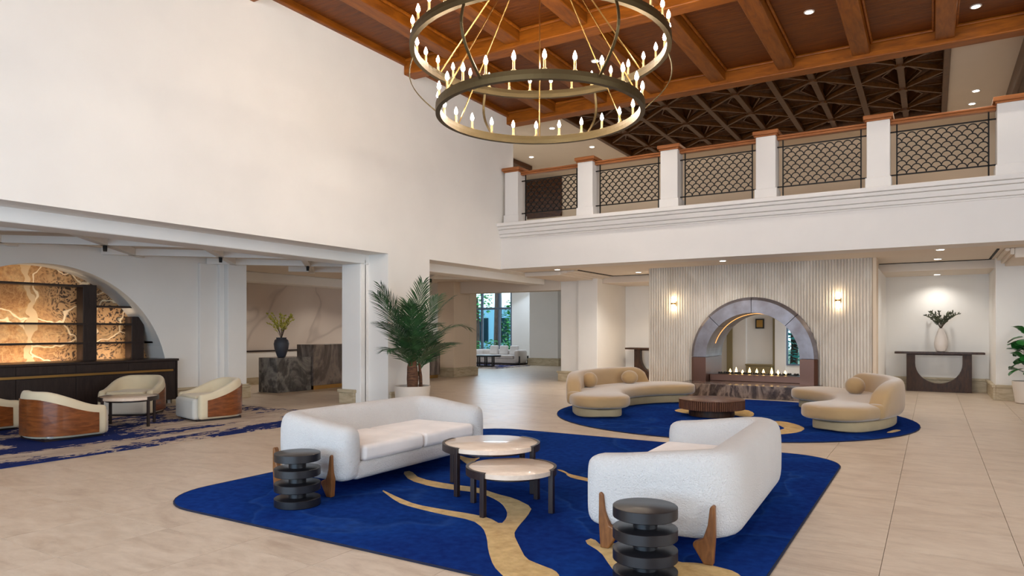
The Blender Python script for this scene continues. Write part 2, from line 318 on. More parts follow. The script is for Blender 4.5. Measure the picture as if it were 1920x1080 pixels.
struct(MB().box(-9.36, -9.26, -6, 15.3, 6.98, 7.12).build('trim_3', 'ceiling_joist_wood', bev=.02), 'dark wood cornice on the left wall')

# ------------------------------------------------------------------ hall ceiling: boards, main beams, joists
ce = struct(MB().box(-9.87, 8, -6, 15.32, 7.16, 7.4).build('ceiling', 'ceiling_board_wood'), 'coffered timber ceiling over the hall')
jx = [.05 + 1.38 * k for k in range(-6, 6)]
beamsY = [-5.1, -1.1, 2.93, 6.94, 10.96, 14.98]
for y in beamsY:
    o = MB().box(-9.34, 8, y, y + .335, 6.79, 7.16).build('beam', 'ceiling_beam_wood', ce, bev=.02)
for x in jx:
    for k in range(len(beamsY) - 1):
        MB().box(x, x + .31, beamsY[k] + .335, beamsY[k + 1], 6.87, 7.16).build('joist', 'ceiling_joist_wood', ce, bev=.018)
xs = [-9.34] + [c for x in jx for c in (x, x + .31)] + [8]
for i in range(0, len(xs), 2):
    for k in range(len(beamsY) - 1):
        x0, x1, y0, y1 = xs[i], xs[i + 1], beamsY[k] + .335, beamsY[k + 1]
        if y1 < 5: continue
        p = MB().box(x0, x1, y0, y1, 7.10, 7.16).build('board_panel', 'ceiling_board_wood', ce)
        MB().box(x0, x1, y0, y0 + .05, 7.04, 7.10).box(x0, x1, y1 - .05, y1, 7.04, 7.10).box(x0, x0 + .05, y0 + .05, y1 - .05, 7.04, 7.10).box(x1 - .05, x1, y0 + .05, y1 - .05, 7.04, 7.10).build('panel_moulding', 'ceiling_beam_wood', p, bev=.02)

# ------------------------------------------------------------------ balcony and the storey above
bal = struct(MB().box(-9.34, 8, 14.71, 15.35, 3.05, 4.1).box(-13, 8, 15.35, 21.6, 3.3, 4.1).build('wall_balcony', 'fascia_paint'), 'white balcony front across the hall')
for z0, z1, d in ((3.80, 3.84, .02), (3.84, 3.92, .05), (3.92, 4.03, .09), (4.03, 4.10, .14), (4.10, 4.19, .19)):
    MB().box(-9.34 - d * .35, 8, 14.71 - d, 15.35, z0, z1).build('cornice_band', 'fascia_paint', bal, bev=.018, seg=3)
uw = struct(MB().box(-16, 8, 21.4, 21.6, 4.1, 7.3).build('wall_upper', 'upper_paint'), 'beige wall behind the balcony')
struct(MB().box(-16, -7.97, 15.32, 21.6, 6.9, 7.3).box(-7.97, 1.5, 20.16, 21.6, 6.9, 7.3).box(.27, 1.5, 15.32, 20.16, 6.9, 7.3).build('ceiling_upper', 'upper_paint'), 'plain plaster ceiling of the upper storey')
struct(MB().box(1.45, 1.55, 15.32, 21.6, 6.5, 7.3).box(1.55, 8, 15.32, 21.6, 6.55, 7.3).build('trim_4', 'pleat_wood', bev=.02), 'dark timber ceiling edge over the balcony')
struct(MB().box(-16.2, -16, 15.3, 21.6, 4.1, 7.3).build('wall_upper_left', 'upper_paint'))
lat = struct(MB().box(-8.02, .32, 15.32, 20.2, 7.2, 7.26).build('ceiling_lattice', 'pleat_wood'), 'dark timber lattice ceiling above the balcony')
for x0, x1, y0, y1 in ((-8.02, -7.9, 15.32, 20.2), (.2, .32, 15.32, 20.2), (-7.9, .2, 20.08, 20.2), (-7.9, .2, 15.32, 15.4)):
    MB().box(x0, x1, y0, y1, 6.86, 7.2).build('lattice_frame', 'lattice_wood', lat, bev=.015)
Q = .81; HX = (.27 + 7.97) / 10
pv = [(0, 0, 6.99)]; pf = []; per = []
for k in range(40):
    a = 2 * pi * k / 40; s_ = 1 / max(abs(cos(a)), abs(sin(a))); per.append((HX * cos(a) * s_, Q * sin(a) * s_, 7.18 if k % 2 else 7.02))
pv += per; pf = [(0, 1 + (k + 1) % 40, 1 + k) for k in range(40)]
pm = MB().add(pv, pf).mesh('pleated_panel', 'pleat_wood')
dg = MB()
for sx in (-1, 1):
    for sy in (-1, 1): dg.bar((0, 0, 6.955), (sx * HX, sy * Q, 6.955), .075, .09)
diag = [MB().bar((0, 0, 6.955), (sx * HX, sy * Q, 6.955), .055, .09).mesh('diagonal_slat', 'lattice_wood') for sx in (-1, 1) for sy in (-1, 1)]
thin = [MB().bar((0, 0, 6.985), (sx * HX, sy * Q * .42, 7.02), .03, .05).mesh('ray_slat', 'lattice_wood') for sx in (-1, 1) for sy in (-1, 1)] + [MB().bar((0, 0, 6.985), (sx * HX * .45, sy * Q, 7.02), .03, .05).mesh('ray_slat', 'lattice_wood') for sx in (-1, 1) for sy in (-1, 1)]
node = MB().lathe([(.10, 0), (.10, .06), (.06, .09)], 10).mesh('lattice_boss', 'lattice_wood')
for i in range(5):
    for j in range(3):
        c = (-7.97 + HX * (2 * i + 1), 15.3 + Q * (2 * j + 1), 0)
        newobj('pleated_panel', pm, lat, c); newobj('lattice_boss', node, lat, (c[0], c[1], 6.865))
        for d in diag: newobj('diagonal_slat', d, lat, c)
        for d in thin: newobj('ray_slat', d, lat, c)
for i in range(1, 10):
    x = -7.97 + HX * i
    MB().box(x - .065, x + .065, 15.32, 20.16, 6.9, 7.0).build('lattice_band', 'lattice_wood', lat, bev=.012)
# second, far timber ceiling and a slatted stand-in for timber glimpsed beyond the railing
struct(MB().box(-15.9, -11.2, 16.2, 19.6, 6.76, 6.9).build('trim_5', 'pleat_wood', bev=.03), 'dark timber soffit at the far left upstairs')
scr = thing('screen_stand_in', 'dark slatted timber screen standing in for timber glimpsed upstairs behind the leftmost railing panel', 'screen', (-11.79, 21.3, 5.5))
MB().box(-.75, .75, .06, .095, 0, 1.38).build('screen_back', 'pleat_wood', scr)
for k in range(6):
    MB().bar((-.75, .02, .36 + k * .19), (.75, .02, .06 + k * .19), .06, .1).build('slat', 'lattice_wood', scr)
# posts, caps, rails, scallop panels
px_ = [-9.05 + 2.045 * k for k in range(8)]
pnames = ['leftmost white balustrade post against the tall cream wall', 'second balustrade post from the left wall', 'third balustrade post from the left wall', 'fourth balustrade post from the left wall', 'fifth balustrade post from the left wall', 'rightmost balustrade post in view on the balcony', 'balustrade post beyond the right picture edge', 'last balustrade post beyond the right picture edge']
for k, x in enumerate(px_):
    t = thing('balustrade_post', pnames[k], 'post', (x, 14.95, 4.19), 0, 'white balustrade posts on the balcony')
    MB().box(-.195, .195, -.195, .195, .22, 1.30).build('shaft', 'fascia_paint', t, bev=.01)
    MB().box(-.22, .22, -.22, .22, 0, .22).build('base', 'fascia_paint', t, bev=.012)
    c = MB().box(-.255, .255, -.255, .255, 1.33, 1.41).build('cap', 'rail_wood', t, bev=.015)
    MB().box(-.225, .225, -.225, .225, 1.295, 1.33).build('cap_moulding', 'rail_wood', c, bev=.012)
SC = .165; RO = .083
sv = MB(); ring = [(SC / 2 * cos(pi * k / 8), 0, SC / 2 * 1.02 * sin(pi * k / 8)) for k in range(9)]
for a, b2 in zip(ring, ring[1:]): sv.bar(a, b2, .018, .018, (0, 1, 0))
scal = sv.mesh('scallop', 'iron'); halves = []
for sl in (ring[:5], ring[4:]):
    sv = MB()
    for a, b2 in zip(sl, sl[1:]): sv.bar(a, b2, .018, .018, (0, 1, 0))
    halves.append(sv.mesh('scallop_half', 'iron'))
rnames = ['leftmost black scalloped railing panel in front of the dark screen', 'second scalloped railing panel from the left wall', 'third scalloped railing panel from the left wall', 'fourth scalloped railing panel from the left wall', 'rightmost scalloped railing panel in view', 'scalloped railing panel just beyond the right picture edge', 'last scalloped railing panel toward the right hall wall']
for k in range(7):
    x0, x1 = px_[k] + .195, px_[k + 1] - .195; W = x1 - x0
    t = thing('railing_panel', rnames[k], 'railing', (x0, 14.95, 4.19), 0, 'scalloped iron railing panels')
    for zz in (.26, 1.08): MB().box(0, W, -.012, .012, zz - .012, zz + .012).build('bar', 'iron', t)
    for xx in (.11, W - .11): MB().box(xx - .012, xx + .012, -.012, .012, 0, 1.22).build('upright', 'iron', t)
    for r in range(9):
        n = round((W - .22) / SC); k_ = (W - .22) / (n * SC); off = .11 + SC * k_ / 2
        for q in range(n - (r % 2)):
            newobj('scallop', scal, t, (off + (q + (.5 if r % 2 else 0)) * SC * k_, 0, .27 + r * .0865)).scale = (k_, 1, 1)
        if r % 2:
            newobj('scallop_half', halves[0], t, (.11, 0, .27 + r * .0865)).scale = (k_, 1, 1); newobj('scallop_half', halves[1], t, (W - .11, 0, .27 + r * .0865)).scale = (k_, 1, 1)
    r_ = MB().box(x0 + .0, x1, 14.885, 15.015, 5.41, 5.46).box(x0, x1, 14.865, 15.035, 5.46, 5.50).build('handrail', 'rail_wood', bev=.012)
    tag(r_, 'wooden handrail over the ' + ['leftmost', 'second', 'third', 'fourth', 'rightmost visible', 'first unseen', 'last unseen'][k] + ' scalloped balcony panel', 'handrail', 'wooden handrails')

# ------------------------------------------------------------------ under the balcony
struct(MB().box(-9.34, 8, 15.35, 24.5, 3.05, 3.3).build('ceiling_low', 'soffit_paint'), 'plaster ceiling under the balcony')
struct(MB().box(-8.11, 1.2, 18.25, 20.2, 2.85, 3.05).build('trim_6', 'soffit_paint', bev=.015), 'dropped header over the niches')
struct(MB().box(-9.34, -8.25, 15.9, 18.25, 2.93, 3.05).box(-8.25, -8.05, 15.9, 18.25, 2.97, 3.05).box(-8.05, -7.86, 15.9, 18.25, 3.0, 3.05).build('trim_7', 'soffit_paint', bev=.02))
struct(MB().box(1.33, 8, 15.9, 18.0, 2.86, 3.05).box(1.26, 1.33, 15.9, 18.0, 2.92, 3.05).box(1.18, 1.26, 15.9, 18.0, 2.99, 3.05).build('trim_8', 'soffit_paint', bev=.02), 'stepped crown moulding right of the niche')
for nm, bx in (('left', (-7.78, -7.74, 15.95, 18.22)), ('back_left', (-7.78, -6.1, 18.18, 18.22)), ('back_right', (-1.05, 1.09, 18.18, 18.22)), ('right', (1.06, 1.10, 15.95, 18.22))):
    struct(MB().box(bx[0], bx[1], bx[2], bx[3], 3.035, 3.052).build('trim_slot_' + nm, 'slot_black'), 'black linear air slot in the ceiling')
# column and niches
cl = struct(MB().box(-8.72, -8.11, 17.9, 20.2, 0, 3.05).box(-9.34, -8.72, 18.02, 20.2, 0, 3.05).box(-8.80, -8.72, 17.96, 18.05, 0, 3.05).build('wall_pier', 'wall_paint', bev=.015), 'white pier left of the fireplace')
MB().box(-9.40, -8.74, 17.94, 18.05, 0, .24).box(-9.43, -8.74, 17.92, 18.05, .24, .3).build('plinth', 'plinth_stone', cl, bev=.01)
struct(MB().box(-9.34, -8.11, 20.2, 26.5, 0, 3.3).build('wall_behind_pier', 'wall_paint'))
nl = struct(MB().box(-8.11, -6.05, 20.0, 20.2, 0, 2.85).box(-6.05, -5.95, 17.8, 22.0, 0, 3.05).build('wall_niche_left', 'wall_paint'))
nr = struct(MB().box(-1.0, 1.2, 20.0, 20.2, 0, 2.86).box(-1.12, -1.0, 17.0, 20.2, 0, 2.86).box(1.17, 1.35, 17.97, 20.2, 0, 3.05).box(1.35, 8, 17.97, 18.15, 0, 3.05).build('wall_niche_right', 'wall_paint'), 'niche walls right of the fireplace')
for bx in ((-1.0, 1.17, 19.95, 20.0), (1.12, 1.17, 17.92, 19.95), (1.17, 8, 17.92, 17.97)):
    o = MB().box(*bx, 0, .27).build('plinth', 'plinth_stone', nr, bev=.006)
    MB().box(bx[0] - (.025 if bx[0] > 0 and bx[1] < 2 else 0), bx[1], bx[2] - .025, bx[3], .27, .33).build('plinth_moulding', 'plinth_stone', o, bev=.012)
struct(MB().box(-8.11, -6.05, 19.95, 20.0, 0, .27).box(-8.11, -6.05, 19.93, 20.0, .27, .32).build('baseboard_niche', 'plinth_stone', bev=.01))
# right and rear walls, outside the picture, with their window openings
struct(MB().box(8, 8.2, -6, 29, 0, .7).box(8, 8.2, -6, 29, 6.1, 7.4).box(8, 8.2, 9.8, 29, .7, 6.1).box(8, 8.2, -6, -.8, .7, 6.1).build('wall_right', 'wall_paint'))
struct(MB().box(-21, 8, -4.2, -4, 0, .25).box(-21, 8, -4.2, -4, 2.75, 3.4).box(-21, 8, -4.2, -4, 5.8, 7.4).box(-21, -8.75, -4.2, -4, .25, 5.8).box(2.25, 8, -4.2, -4, .25, 5.8).build('wall_rear', 'wall_paint'))

# ------------------------------------------------------------------ fireplace
AX, AZ, RO_, RI = -3.552, .855, 1.408, 1.045
fp = sthing('wall_fireplace', 'fluted stone chimney wall with arched through fireplace')
b = MB()   # core of the wall: columns of boxes round the arch
x0, x1 = -6.08, -1.07; n = 60
RB = 1.30
b.box(x0, AX - RB, 16.55, 17.8, 0, 3.05).box(AX + RB, x1, 16.55, 17.8, 0, 3.05)
for i in range(n):
    xa = AX - RB + 2 * RB * i / n; xb = AX - RB + 2 * RB * (i + 1) / n
    h = AZ + sqrt(max(0, RB * RB - min(abs(xa - AX), abs(xb - AX)) ** 2)); b.box(xa, xb, 16.55, 17.8, h, 3.05)
b.build('chimney_core', 'flute_stone', fp)
b = MB(); pitch = .0626; nr_ = int((x1 - x0) / pitch)
for i in range(nr_):
    xc = x0 + pitch * (i + .5); dx = abs(xc - AX); zb = .0 if dx > RO_ - .03 else AZ + sqrt((RO_ - .02) ** 2 - dx * dx)
    pr = [(xc + pitch * .42 * cos(pi * k / 5), 16.55 - .034 * sin(pi * k / 5)) for k in range(6)]
    b.add([(px, py, zb) for px, py in pr] + [(px, py, 3.05) for px, py in pr], [(k + 1, k, 6 + k, 7 + k) for k in range(5)])
b.build('flutes', 'flute_stone', fp, kind='stuff')
MB().box(-1.075, -1.0, 16.48, 17.0, 0, 3.05).build('end_trim', 'upper_paint', fp, bev=.01)
# arch lining in separate bronze panels
def archseg(a0, a1, nn, ri, ro, y0, y1, gap=.004):
    m_ = MB(); q = []
    for i in range(nn + 1):
        a = R(a0 + (a1 - a0) * i / nn); g = 0
        q.append((cos(a), sin(a)))
    vs = []
    for cx, sx in q:
        for r, y in ((ri, y1), (ri, y0), (ro - .07, y0), (ro, y0 + .07), (ro, y1)): vs.append((AX + cx * r, y, AZ + sx * r))
    fs = [(i * 5 + k, i * 5 + k + 1, (i + 1) * 5 + k + 1, (i + 1) * 5 + k) for i in range(nn) for k in range(4)]
    fs += [(0, 1, 2, 3, 4)[::-1], tuple(nn * 5 + k for k in range(5))]
    return m_.add(vs, fs)
arch = thing('fireplace_surround', 'bronze panelled arch surround lining the through fireplace', 'fireplace', (0, 0, 0))
for k in range(4): archseg(45 * k + .3, 45 * k + 44.7, 12, RI, RO_, 16.36, 17.82).build('arch_panel', 'bronze_panel', arch)
for s in (-1, 1):
    xa, xb = (AX - RO_, AX - RI) if s < 0 else (AX + RI, AX + RO_)
    pts = [(AX + s * RI, 17.82), (AX + s * RI, 16.36), (AX + s * (RO_ - .07), 16.36), (AX + s * RO_, 16.43), (AX + s * RO_, 17.82)]
    if s > 0: pts = pts[::-1]
    MB().prism(pts[::-1], .285, AZ - .004).build('jamb_panel', 'copper', arch)
# glowing light line inside the arch
ls = MB(); pts = [(AX + (RI - .008) * cos(R(a)), 17.0, AZ + (RI - .008) * sin(R(a))) for a in range(70, 166, 4)]
ls.tube(pts, .007, 5); ls.build('light_line', 'led_strip', arch)
h = MB().box(-5.05, -2.05, 15.5, 17.85, 0, .285).build('hearth', 'hearth_marble', bev=.01); tag(h, 'dark veined marble hearth slab under the arch', 'hearth')
t = thing('gas_burner', 'copper clad gas burner with small flames inside the arch', 'burner', (AX, 17.1, .285))
MB().box(-1.04, 1.04, -.42, .35, 0, .155).build('burner_casing', 'copper', t, bev=.01)
MB().box(-.92, .92, -.12, .12, .145, .165).build('burner_tray', 'iron', t)
pb = MB().lathe([(.001, -.02), (.022, -.012), (.028, .004), (.018, .018), (.001, .022)], 7).mesh('pebble', 'pebble')
for k in range(70):
    o = newobj('pebble', pb, t, (random.uniform(-.9, .9), random.uniform(-.1, .1), .178), (random.random(), random.random(), random.random() * 6))
for i, x in enumerate([-4.207, -4.067, -3.903, -3.753, -3.573, -3.433, -3.239, -3.095, -2.94]):
    hgt = [.11, .15, .09, .15, .13, .12, .16, .11, .10][i]
    MB().lathe([(.008, 0), (.032, hgt * .22), (.026, hgt * .5), (.012, hgt * .8), (.002, hgt)], 8).build('flame', 'flame', t, True, loc=(x - AX, random.uniform(-.04, .04), .165))
for x, side in ((-5.411, 'left'), (-1.744, 'right')):
    t = thing('wall_sconce', 'glowing glass and brass wall sconce on the fluted wall, %s of the arch' % side, 'wall lamp', (x, 16.50, 2.15), 0, 'fireplace sconces')
    MB().box(-.05, .05, -.012, .03, -.06, .06).build('backplate', 'brass', t, bev=.005)
    MB().lathe([(.05, -.025), (.056, -.02), (.056, .02), (.05, .025)], 20, (0, -.07, 0)).build('band', 'brass', t, True)
    MB().lathe([(.04, .025), (.045, .03), (.045, .165), (.038, .17)], 20, (0, -.07, 0)).build('upper_shade', 'sconce_glass', t, True)
    MB().lathe([(.038, -.17), (.045, -.165), (.045, -.03), (.04, -.025)], 20, (0, -.07, 0)).build('lower_shade', 'sconce_glass', t, True)
# room seen through the arch
wb_ = struct(MB().box(-6.05, -3.74, 22, 22.2, 0, 3.05).box(-3.74, -1.0, 22, 22.2, 0, .44).box(-3.74, -1, 22, 22.2, 2.6, 3.05).box(-2.3, -1, 22, 22.2, .44, 2.6)
             .box(-4.9, -5.3, 21.85, 22, 0, 3.05).box(-4.05, -3.74, 21.85, 22, 0, 3.05).box(-1.12, -1, 20, 22, 0, 3.05).build('wall_back', 'wall_paint'), 'pale panelled wall behind the fireplace')
struct(MB().box(-5.47, -5.3, 21.8, 22, 0, 3.05).box(-4.12, -4.05, 21.9, 22, 0, 3.05).build('trim_9', 'olive_ledge'), 'dark vertical strip in the wall behind the fireplace')
o = MB().box(-4.88, -4.12, 21.75, 22, 0, .42).box(-4.9, -4.1, 21.72, 22, .42, .46).build('low_ledge', 'olive_ledge', bev=.01); tag(o, 'low olive ledge against the wall seen through the arch', 'ledge')
t = thing('picture', 'small framed gold picture on the wall seen through the arch', 'picture', (-4.51, 21.97, 1.7))
MB().box(-.13, .13, -.02, .02, -.15, .15).build('frame', 'picture_black', t, bev=.006); MB().box(-.09, .09, -.026, -.018, -.11, .11).build('canvas', 'picture_gold', t)
wd = struct(MB().box(-3.74, -3.70, 21.95, 22.05, .44, 2.6).box(-2.34, -2.3, 21.95, 22.05, .44, 2.6).box(-3.7, -2.34, 21.95, 22.05, .44, .48).box(-3.7, -2.34, 21.95, 22.05, 2.56, 2.6).build('window_2', 'window_frame'), 'garden window seen through the arch')
MB().box(-3.70, -2.34, 21.99, 22.0, .48, 2.56).build('pane', 'glass', wd)

# ------------------------------------------------------------------ lounge on the left
XA = -13.35; YC, ZC, RA = 6.05, .43, 2.25
aw = sthing('wall_lounge', 'cream lounge wall with arched niche')
b = MB(); b.box(-13.5, XA, -6, YC - RA, 0, 3.3).box(-13.5, XA, YC + RA, 9.5, 0, 3.3); n = 72
for i in range(n):
    ya = YC - RA + 2 * RA * i / n; yb = YC - RA + 2 * RA * (i + 1) / n
    ha = ZC + sqrt(max(0, RA * RA - (ya - YC) ** 2)); hb = ZC + sqrt(max(0, RA * RA - (yb - YC) ** 2))
    b.add([(XA, ya, ha), (XA, yb, hb), (XA, yb, 3.3), (XA, ya, 3.3), (-14.05, ya, ha), (-14.05, yb, hb)], [(0, 1, 2, 3), (0, 4, 5, 1)])
b.build('arch_plaster', 'wall_paint', aw)
MB().box(XA - .1, XA + .07, 8.98, 9.42, 0, 2.93).build('pilaster', 'wall_paint', aw, bev=.015)
cc = struct(MB().box(-13.9, -13.08, 9.52, 10.0, 0, 3.0).box(-13.9, -13.2, 9.4, 9.52, 0, 3.0).build('wall_column', 'trim_paint', bev=.015), 'white column between lounge and reception')
plinth(cc, -13.9, -13.08, 9.52, 10.0, .3, .06)
struct(MB().box(XA, XA + .05, 8.36, 9.4, 0, .25).box(XA, XA + .07, 8.36, 9.4, .25, .3).build('baseboard_lounge', 'plinth_stone', bev=.01))
bk = MB(); poly = [(YC + (RA + .1) * cos(pi * k / 40), ZC + (RA + .1) * sin(pi * k / 40)) for k in range(41)]
bk.add([(-14.0, y, z_) for y, z_ in poly] + [(-14.06, y, z_) for y, z_ in poly], [tuple(range(41)), tuple(range(41, 82))[::-1]])
ap = bk.build('aerial_mural', 'aerial_print'); tag(ap, 'sepia aerial map mural filling the arched niche', 'mural')
sh = thing('niche_shelving', 'dark shelving posts and shelves in front of the aerial mural', 'shelving', (-13.75, 6.05, .92))
for y0, y1, top in ((6.80, 7.05, 1.44), (7.72, 7.97, .85), (4.9, 5.15, 1.5), (3.9, 4.15, .75)):
    MB().box(-.12, .12, y0 - 6.05, y1 - 6.05, 0, top).build('post', 'dark_oak', sh, bev=.006)
for z_, y0, y1 in ((1.41, 4.95, 6.8), (.70, 3.95, 7.9), (.335, 4.1, 8.12), (1.04, 7.05, 7.72), (.335, 7.97, 8.2)):
    MB().box(-.2, .14, y0 - 6.05, y1 - 6.05, z_ - .02, z_ + .015).build('shelf', 'dark_oak', sh)
for z_, pw in ((.955, 4.2), (1.29, 2.6), (1.655, 2.6), (2.365, .9)):   # warm strips lying along the shelves, aimed at the mural
    for yc, ln in ((5.97, 1.56), (7.385, .6)):
        if z_ > 2 and yc > 7: continue
        area('shelf_strip_light', (-13.68, yc, z_), (-14.0, yc, z_ + .30), ln, .02, pw * ln, (1, .78, .54)).rotation_euler = Vector((-.8, 0, .6)).to_track_quat('-Z', 'Y').to_euler()
t = thing('credenza', 'long dark credenza with brass line below the arched niche', 'credenza', (-13.1, 8.36, 0))
MB().box(-.8, -.02, -6, -.02, .1, .88).build('body', 'dark_oak', t); MB().box(-.75, -.08, -5.9, -.2, 0, .1).build('toe_kick', 'espresso', t)
MB().box(-.85, .02, -6, .02, .88, .925).build('top', 'dark_oak', t, bev=.006); MB().box(-.8, 0, -.03, 0, .1, .88).build('end_panel', 'dark_oak', t)
for k in range(6): MB().box(-.02, 0, -.04 - (k + 1) * .95, -.045 - k * .95, .11, .66).build('door', 'dark_oak', t, bev=.004); MB().box(-.02, 0, -.04 - (k + 1) * .95, -.045 - k * .95, .73, .875).build('drawer_front', 'dark_oak', t, bev=.004)
MB().box(-.02, .012, -5.9, -.1, .675, .715).build('brass_line', 'brass', t)
# reception recess
struct(MB().box(-16.1, -15.9, 9.5, 19, 0, 3.2).build('wall_reception', 'relief_marble'), 'veined plaster relief wall behind reception')
struct(MB().box(-15.9, -15.85, 10, 18.9, .9, .94).build('trim_10', 'espresso'), 'thin dark rail on the reception wall'); struct(MB().box(-15.9, -15.87, 10, 18.9, 0, .9).build('trim_11', 'wall_paint')); struct(MB().box(-15.9, -15.85, 10, 18.9, 0, .2).build('baseboard_reception', 'plinth_stone'))
struct(MB().box(-15.9, -15.3, 10, 18.5, 2.79, 3.05).build('trim_12', 'trim_paint', bev=.02), 'white header above the relief wall')
struct(MB().box(-16, -13.9, 9.5, 9.7, 0, 3.2).build('wall_reception_side', 'wall_paint'))
o = MB().box(-13.95, -13.3, 11.0, 12.07, 0, .835).build('stone_counter', 'dark_marble', bev=.008); tag(o, 'low dark veined marble block with a vase on top', 'counter')
for y0, y1, lb in ((12.09, 14.6, 'tall brown marble reception desk behind the low dark block'), (15.2, 17.3, 'tall brown marble reception desk right of the palm')):
    t = thing('reception_desk', lb, 'desk', (-13.25, y0, 0), 0, 'marble reception desks')
    MB().box(-.6, 0, 0, y1 - y0, .1, 1.135).build('desk_front', 'brown_marble', t, bev=.006); MB().box(-.58, -.05, .05, y1 - y0 - .05, 0, .1).build('toe_kick', 'brass', t)
# lounge ceiling with diagonal battens
lc = struct(MB().box(-16, -9.87, -6, 18.3, 3.05, 3.3).build('ceiling_lounge', 'soffit_paint'), 'low lounge ceiling with diagonal battens')
for k in range(-3, 9):
    y = k * 2.2 + .4
    for a, b2 in (((-13.35, y), (-10.4, y + 2.95)), ((-13.35, y + 2.95), (-10.4, y))):
        if b2[1] < 18 and a[1] < 18 and min(a[1], b2[1]) > -5.5: MB().bar((a[0], a[1], 2.99), (b2[0], b2[1], 2.99), .12, .13).build('batten', 'trim_paint', lc)
    if 3 < y + 1.475 < 17:
        s_ = MB().lathe([(.03, -.1), (.035, -.02), (.03, .002)], 10).build('batten_spotlight', 'slot_black', loc=(-11.875, y + 1.475, 2.925))
        tag(s_, ['first', 'second', 'third', 'fourth', 'fifth', 'sixth'][k - 1] + ' tiny black spotlight from the left on the lounge ceiling battens', 'spotlight', 'black lounge ceiling spotlights')
# far room and its big window
fc = struct(MB().box(-13.62, -12.97, 17.65, 18.9, 0, 3.05).box(-13.25, -12.95, 18.5, 18.9, 0, 3.05).build('wall_far_column', 'upper_paint', bev=.01), 'far column right of the palm')
plinth(fc, -13.62, -12.97, 17.65, 18.9, .3, .05)
struct(MB().box(-16, -9.34, 18.0, 18.5, 2.68, 3.3).build('trim_13', 'soffit_paint', bev=.01), 'header beam before the far room')
struct(MB().box(-16.29, -13.0, 26.6, 26.8, 0, 4.1).box(-18.99, -16.29, 26.6, 26.8, 3.7, 4.1).box(-21, -18.99, 26.6, 26.8, 0, 4.1).build('wall_far', 'wall_paint'), 'pale wall beside the far window')
fc2 = struct(MB().box(-14.67, -13.3, 25.4, 26.6, 0, 3.9).build('wall_far_pier', 'wall_paint', bev=.01)); plinth(fc2, -14.67, -13.3, 25.4, 26.6, .32, .06)
struct(MB().box(-13.3, -9.34, 26.0, 26.5, 0, 3.9).build('wall_far_right', 'wall_paint')); struct(MB().box(-21.2, -21, -6, 27, 0, 4.1).build('wall_far_left', 'wall_paint'))
struct(MB().box(-21, -9.34, 21.6, 27, 3.9, 4.1).box(-21, -13, 18.5, 21.6, 3.9, 4.1).build('ceiling_far', 'wall_paint'))
w1 = struct(MB().box(-18.99, -16.29, 26.62, 26.72, 0, .08).box(-18.99, -16.29, 26.62, 26.72, 3.6, 3.7).build('window_1', 'window_frame'), 'tall garden window in the far room')
for x in (-18.95, -17.95, -17.0, -16.33): MB().box(x - .045, x + .045, 26.62, 26.72, .08, 3.6).build('mullion', 'window_frame', w1)
MB().box(-18.95, -16.33, 26.63, 26.71, 2.45, 2.54).build('transom', 'window_frame', w1)
for xa, xb in ((-18.9, -18.0), (-17.9, -17.05), (-16.95, -16.38)):
    for za, zb in ((.08, 2.45), (2.54, 3.6)): MB().box(xa, xb, 26.665, 26.672, za, zb).build('pane', 'glass', w1)
# the garden outside
struct(MB().box(-40, 12, 26.9, 60, -.3, -.1).build('ground', 'garden_soil'), 'garden ground outside')
def leafcloud(n, rx, ry, rz, size, seed):
    rd = random.Random(seed); m_ = MB()
    for _ in range(n):
        while True:
            p = Vector((rd.uniform(-1, 1), rd.uniform(-1, 1), rd.uniform(-1, 1)))
            if .25 < p.length < 1: break
        c = Vector((p.x * rx, p.y * ry, p.z * rz)); q = Matrix.Rotation(rd.random() * 6.3, 3, 'Z') @ Matrix.Rotation(rd.uniform(-1, 1), 3, 'X'); s_ = size * rd.uniform(.6, 1.3)
        m_.add([c + q @ Vector(a) * s_ for a in ((-.5, 0, 0), (0, -.25, .05), (.5, 0, 0), (0, .25, .05))], [(0, 1, 2, 3)])
    return m_
def garden_tree(x, y, ht, rx, rz, label, lm, n=900, seed=1, tr=.14):
    t = thing('garden_tree', label, 'tree', (x, y, -.1), 0, 'trees outside the windows')
    MB().tube([(0, 0, 0), (.05, 0, ht * .5), (-.03, 0, ht)], [tr, tr * .85, tr * .6], 8).build('trunk', 'trunk_bark', t, True)
    o = leafcloud(n, rx, rx * .8, rz, .22, seed).build('foliage', lm, t, loc=(0, 0, ht)); o['kind'] = 'stuff'
garden_tree(-19.25, 30.0, 6.5, 1.4, 2.6, 'slim tree outside the far window, in its middle panes', 'garden_leaf', 700, 2, .22)
garden_tree(-18.35, 30.6, 1.8, .95, 1.7, 'bushy green tree outside the right panes of the far window', 'garden_leaf', 1300, 3)
garden_tree(-21.9, 32.0, 3.4, 1.0, 1.4, 'tree outside the left panes of the far window', 'garden_leaf', 700, 4)
garden_tree(-4.2, 26.0, 2.0, 1.5, 1.7, 'teal leaved tree outside the window seen through the arch', 'garden_leaf_teal', 1800, 5)
for k, (x, y) in enumerate(((-19.9, 28.0), (-19.2, 27.9), (-18.3, 28.0), (-17.5, 28.1), (-16.9, 27.8))):
    t = thing('garden_shrub', ['leftmost low shrub outside the far window', 'second low shrub from the left outside the far window', 'middle low shrub outside the far window', 'fourth low shrub from the left outside the far window', 'rightmost low shrub outside the far window'][k], 'shrub', (x, y, -.1), 0, 'shrubs outside the far window')
    MB().tube([(0, 0, 0), (.02, 0, .5)], .03, 6).build('stem', 'trunk_bark', t); o = leafcloud(260, .45, .4, .55, .16, 20 + k).build('foliage', 'garden_leaf', t, loc=(0, 0, .65)); o['kind'] = 'stuff'
bf = thing('neighbouring_building', 'pale blue building beyond the trees outside the far window', 'building', (-22.5, 38, -.1))
MB().box(-4, 2.5, 0, 3, 0, 3.1).build('wall', 'blue_facade', bf)
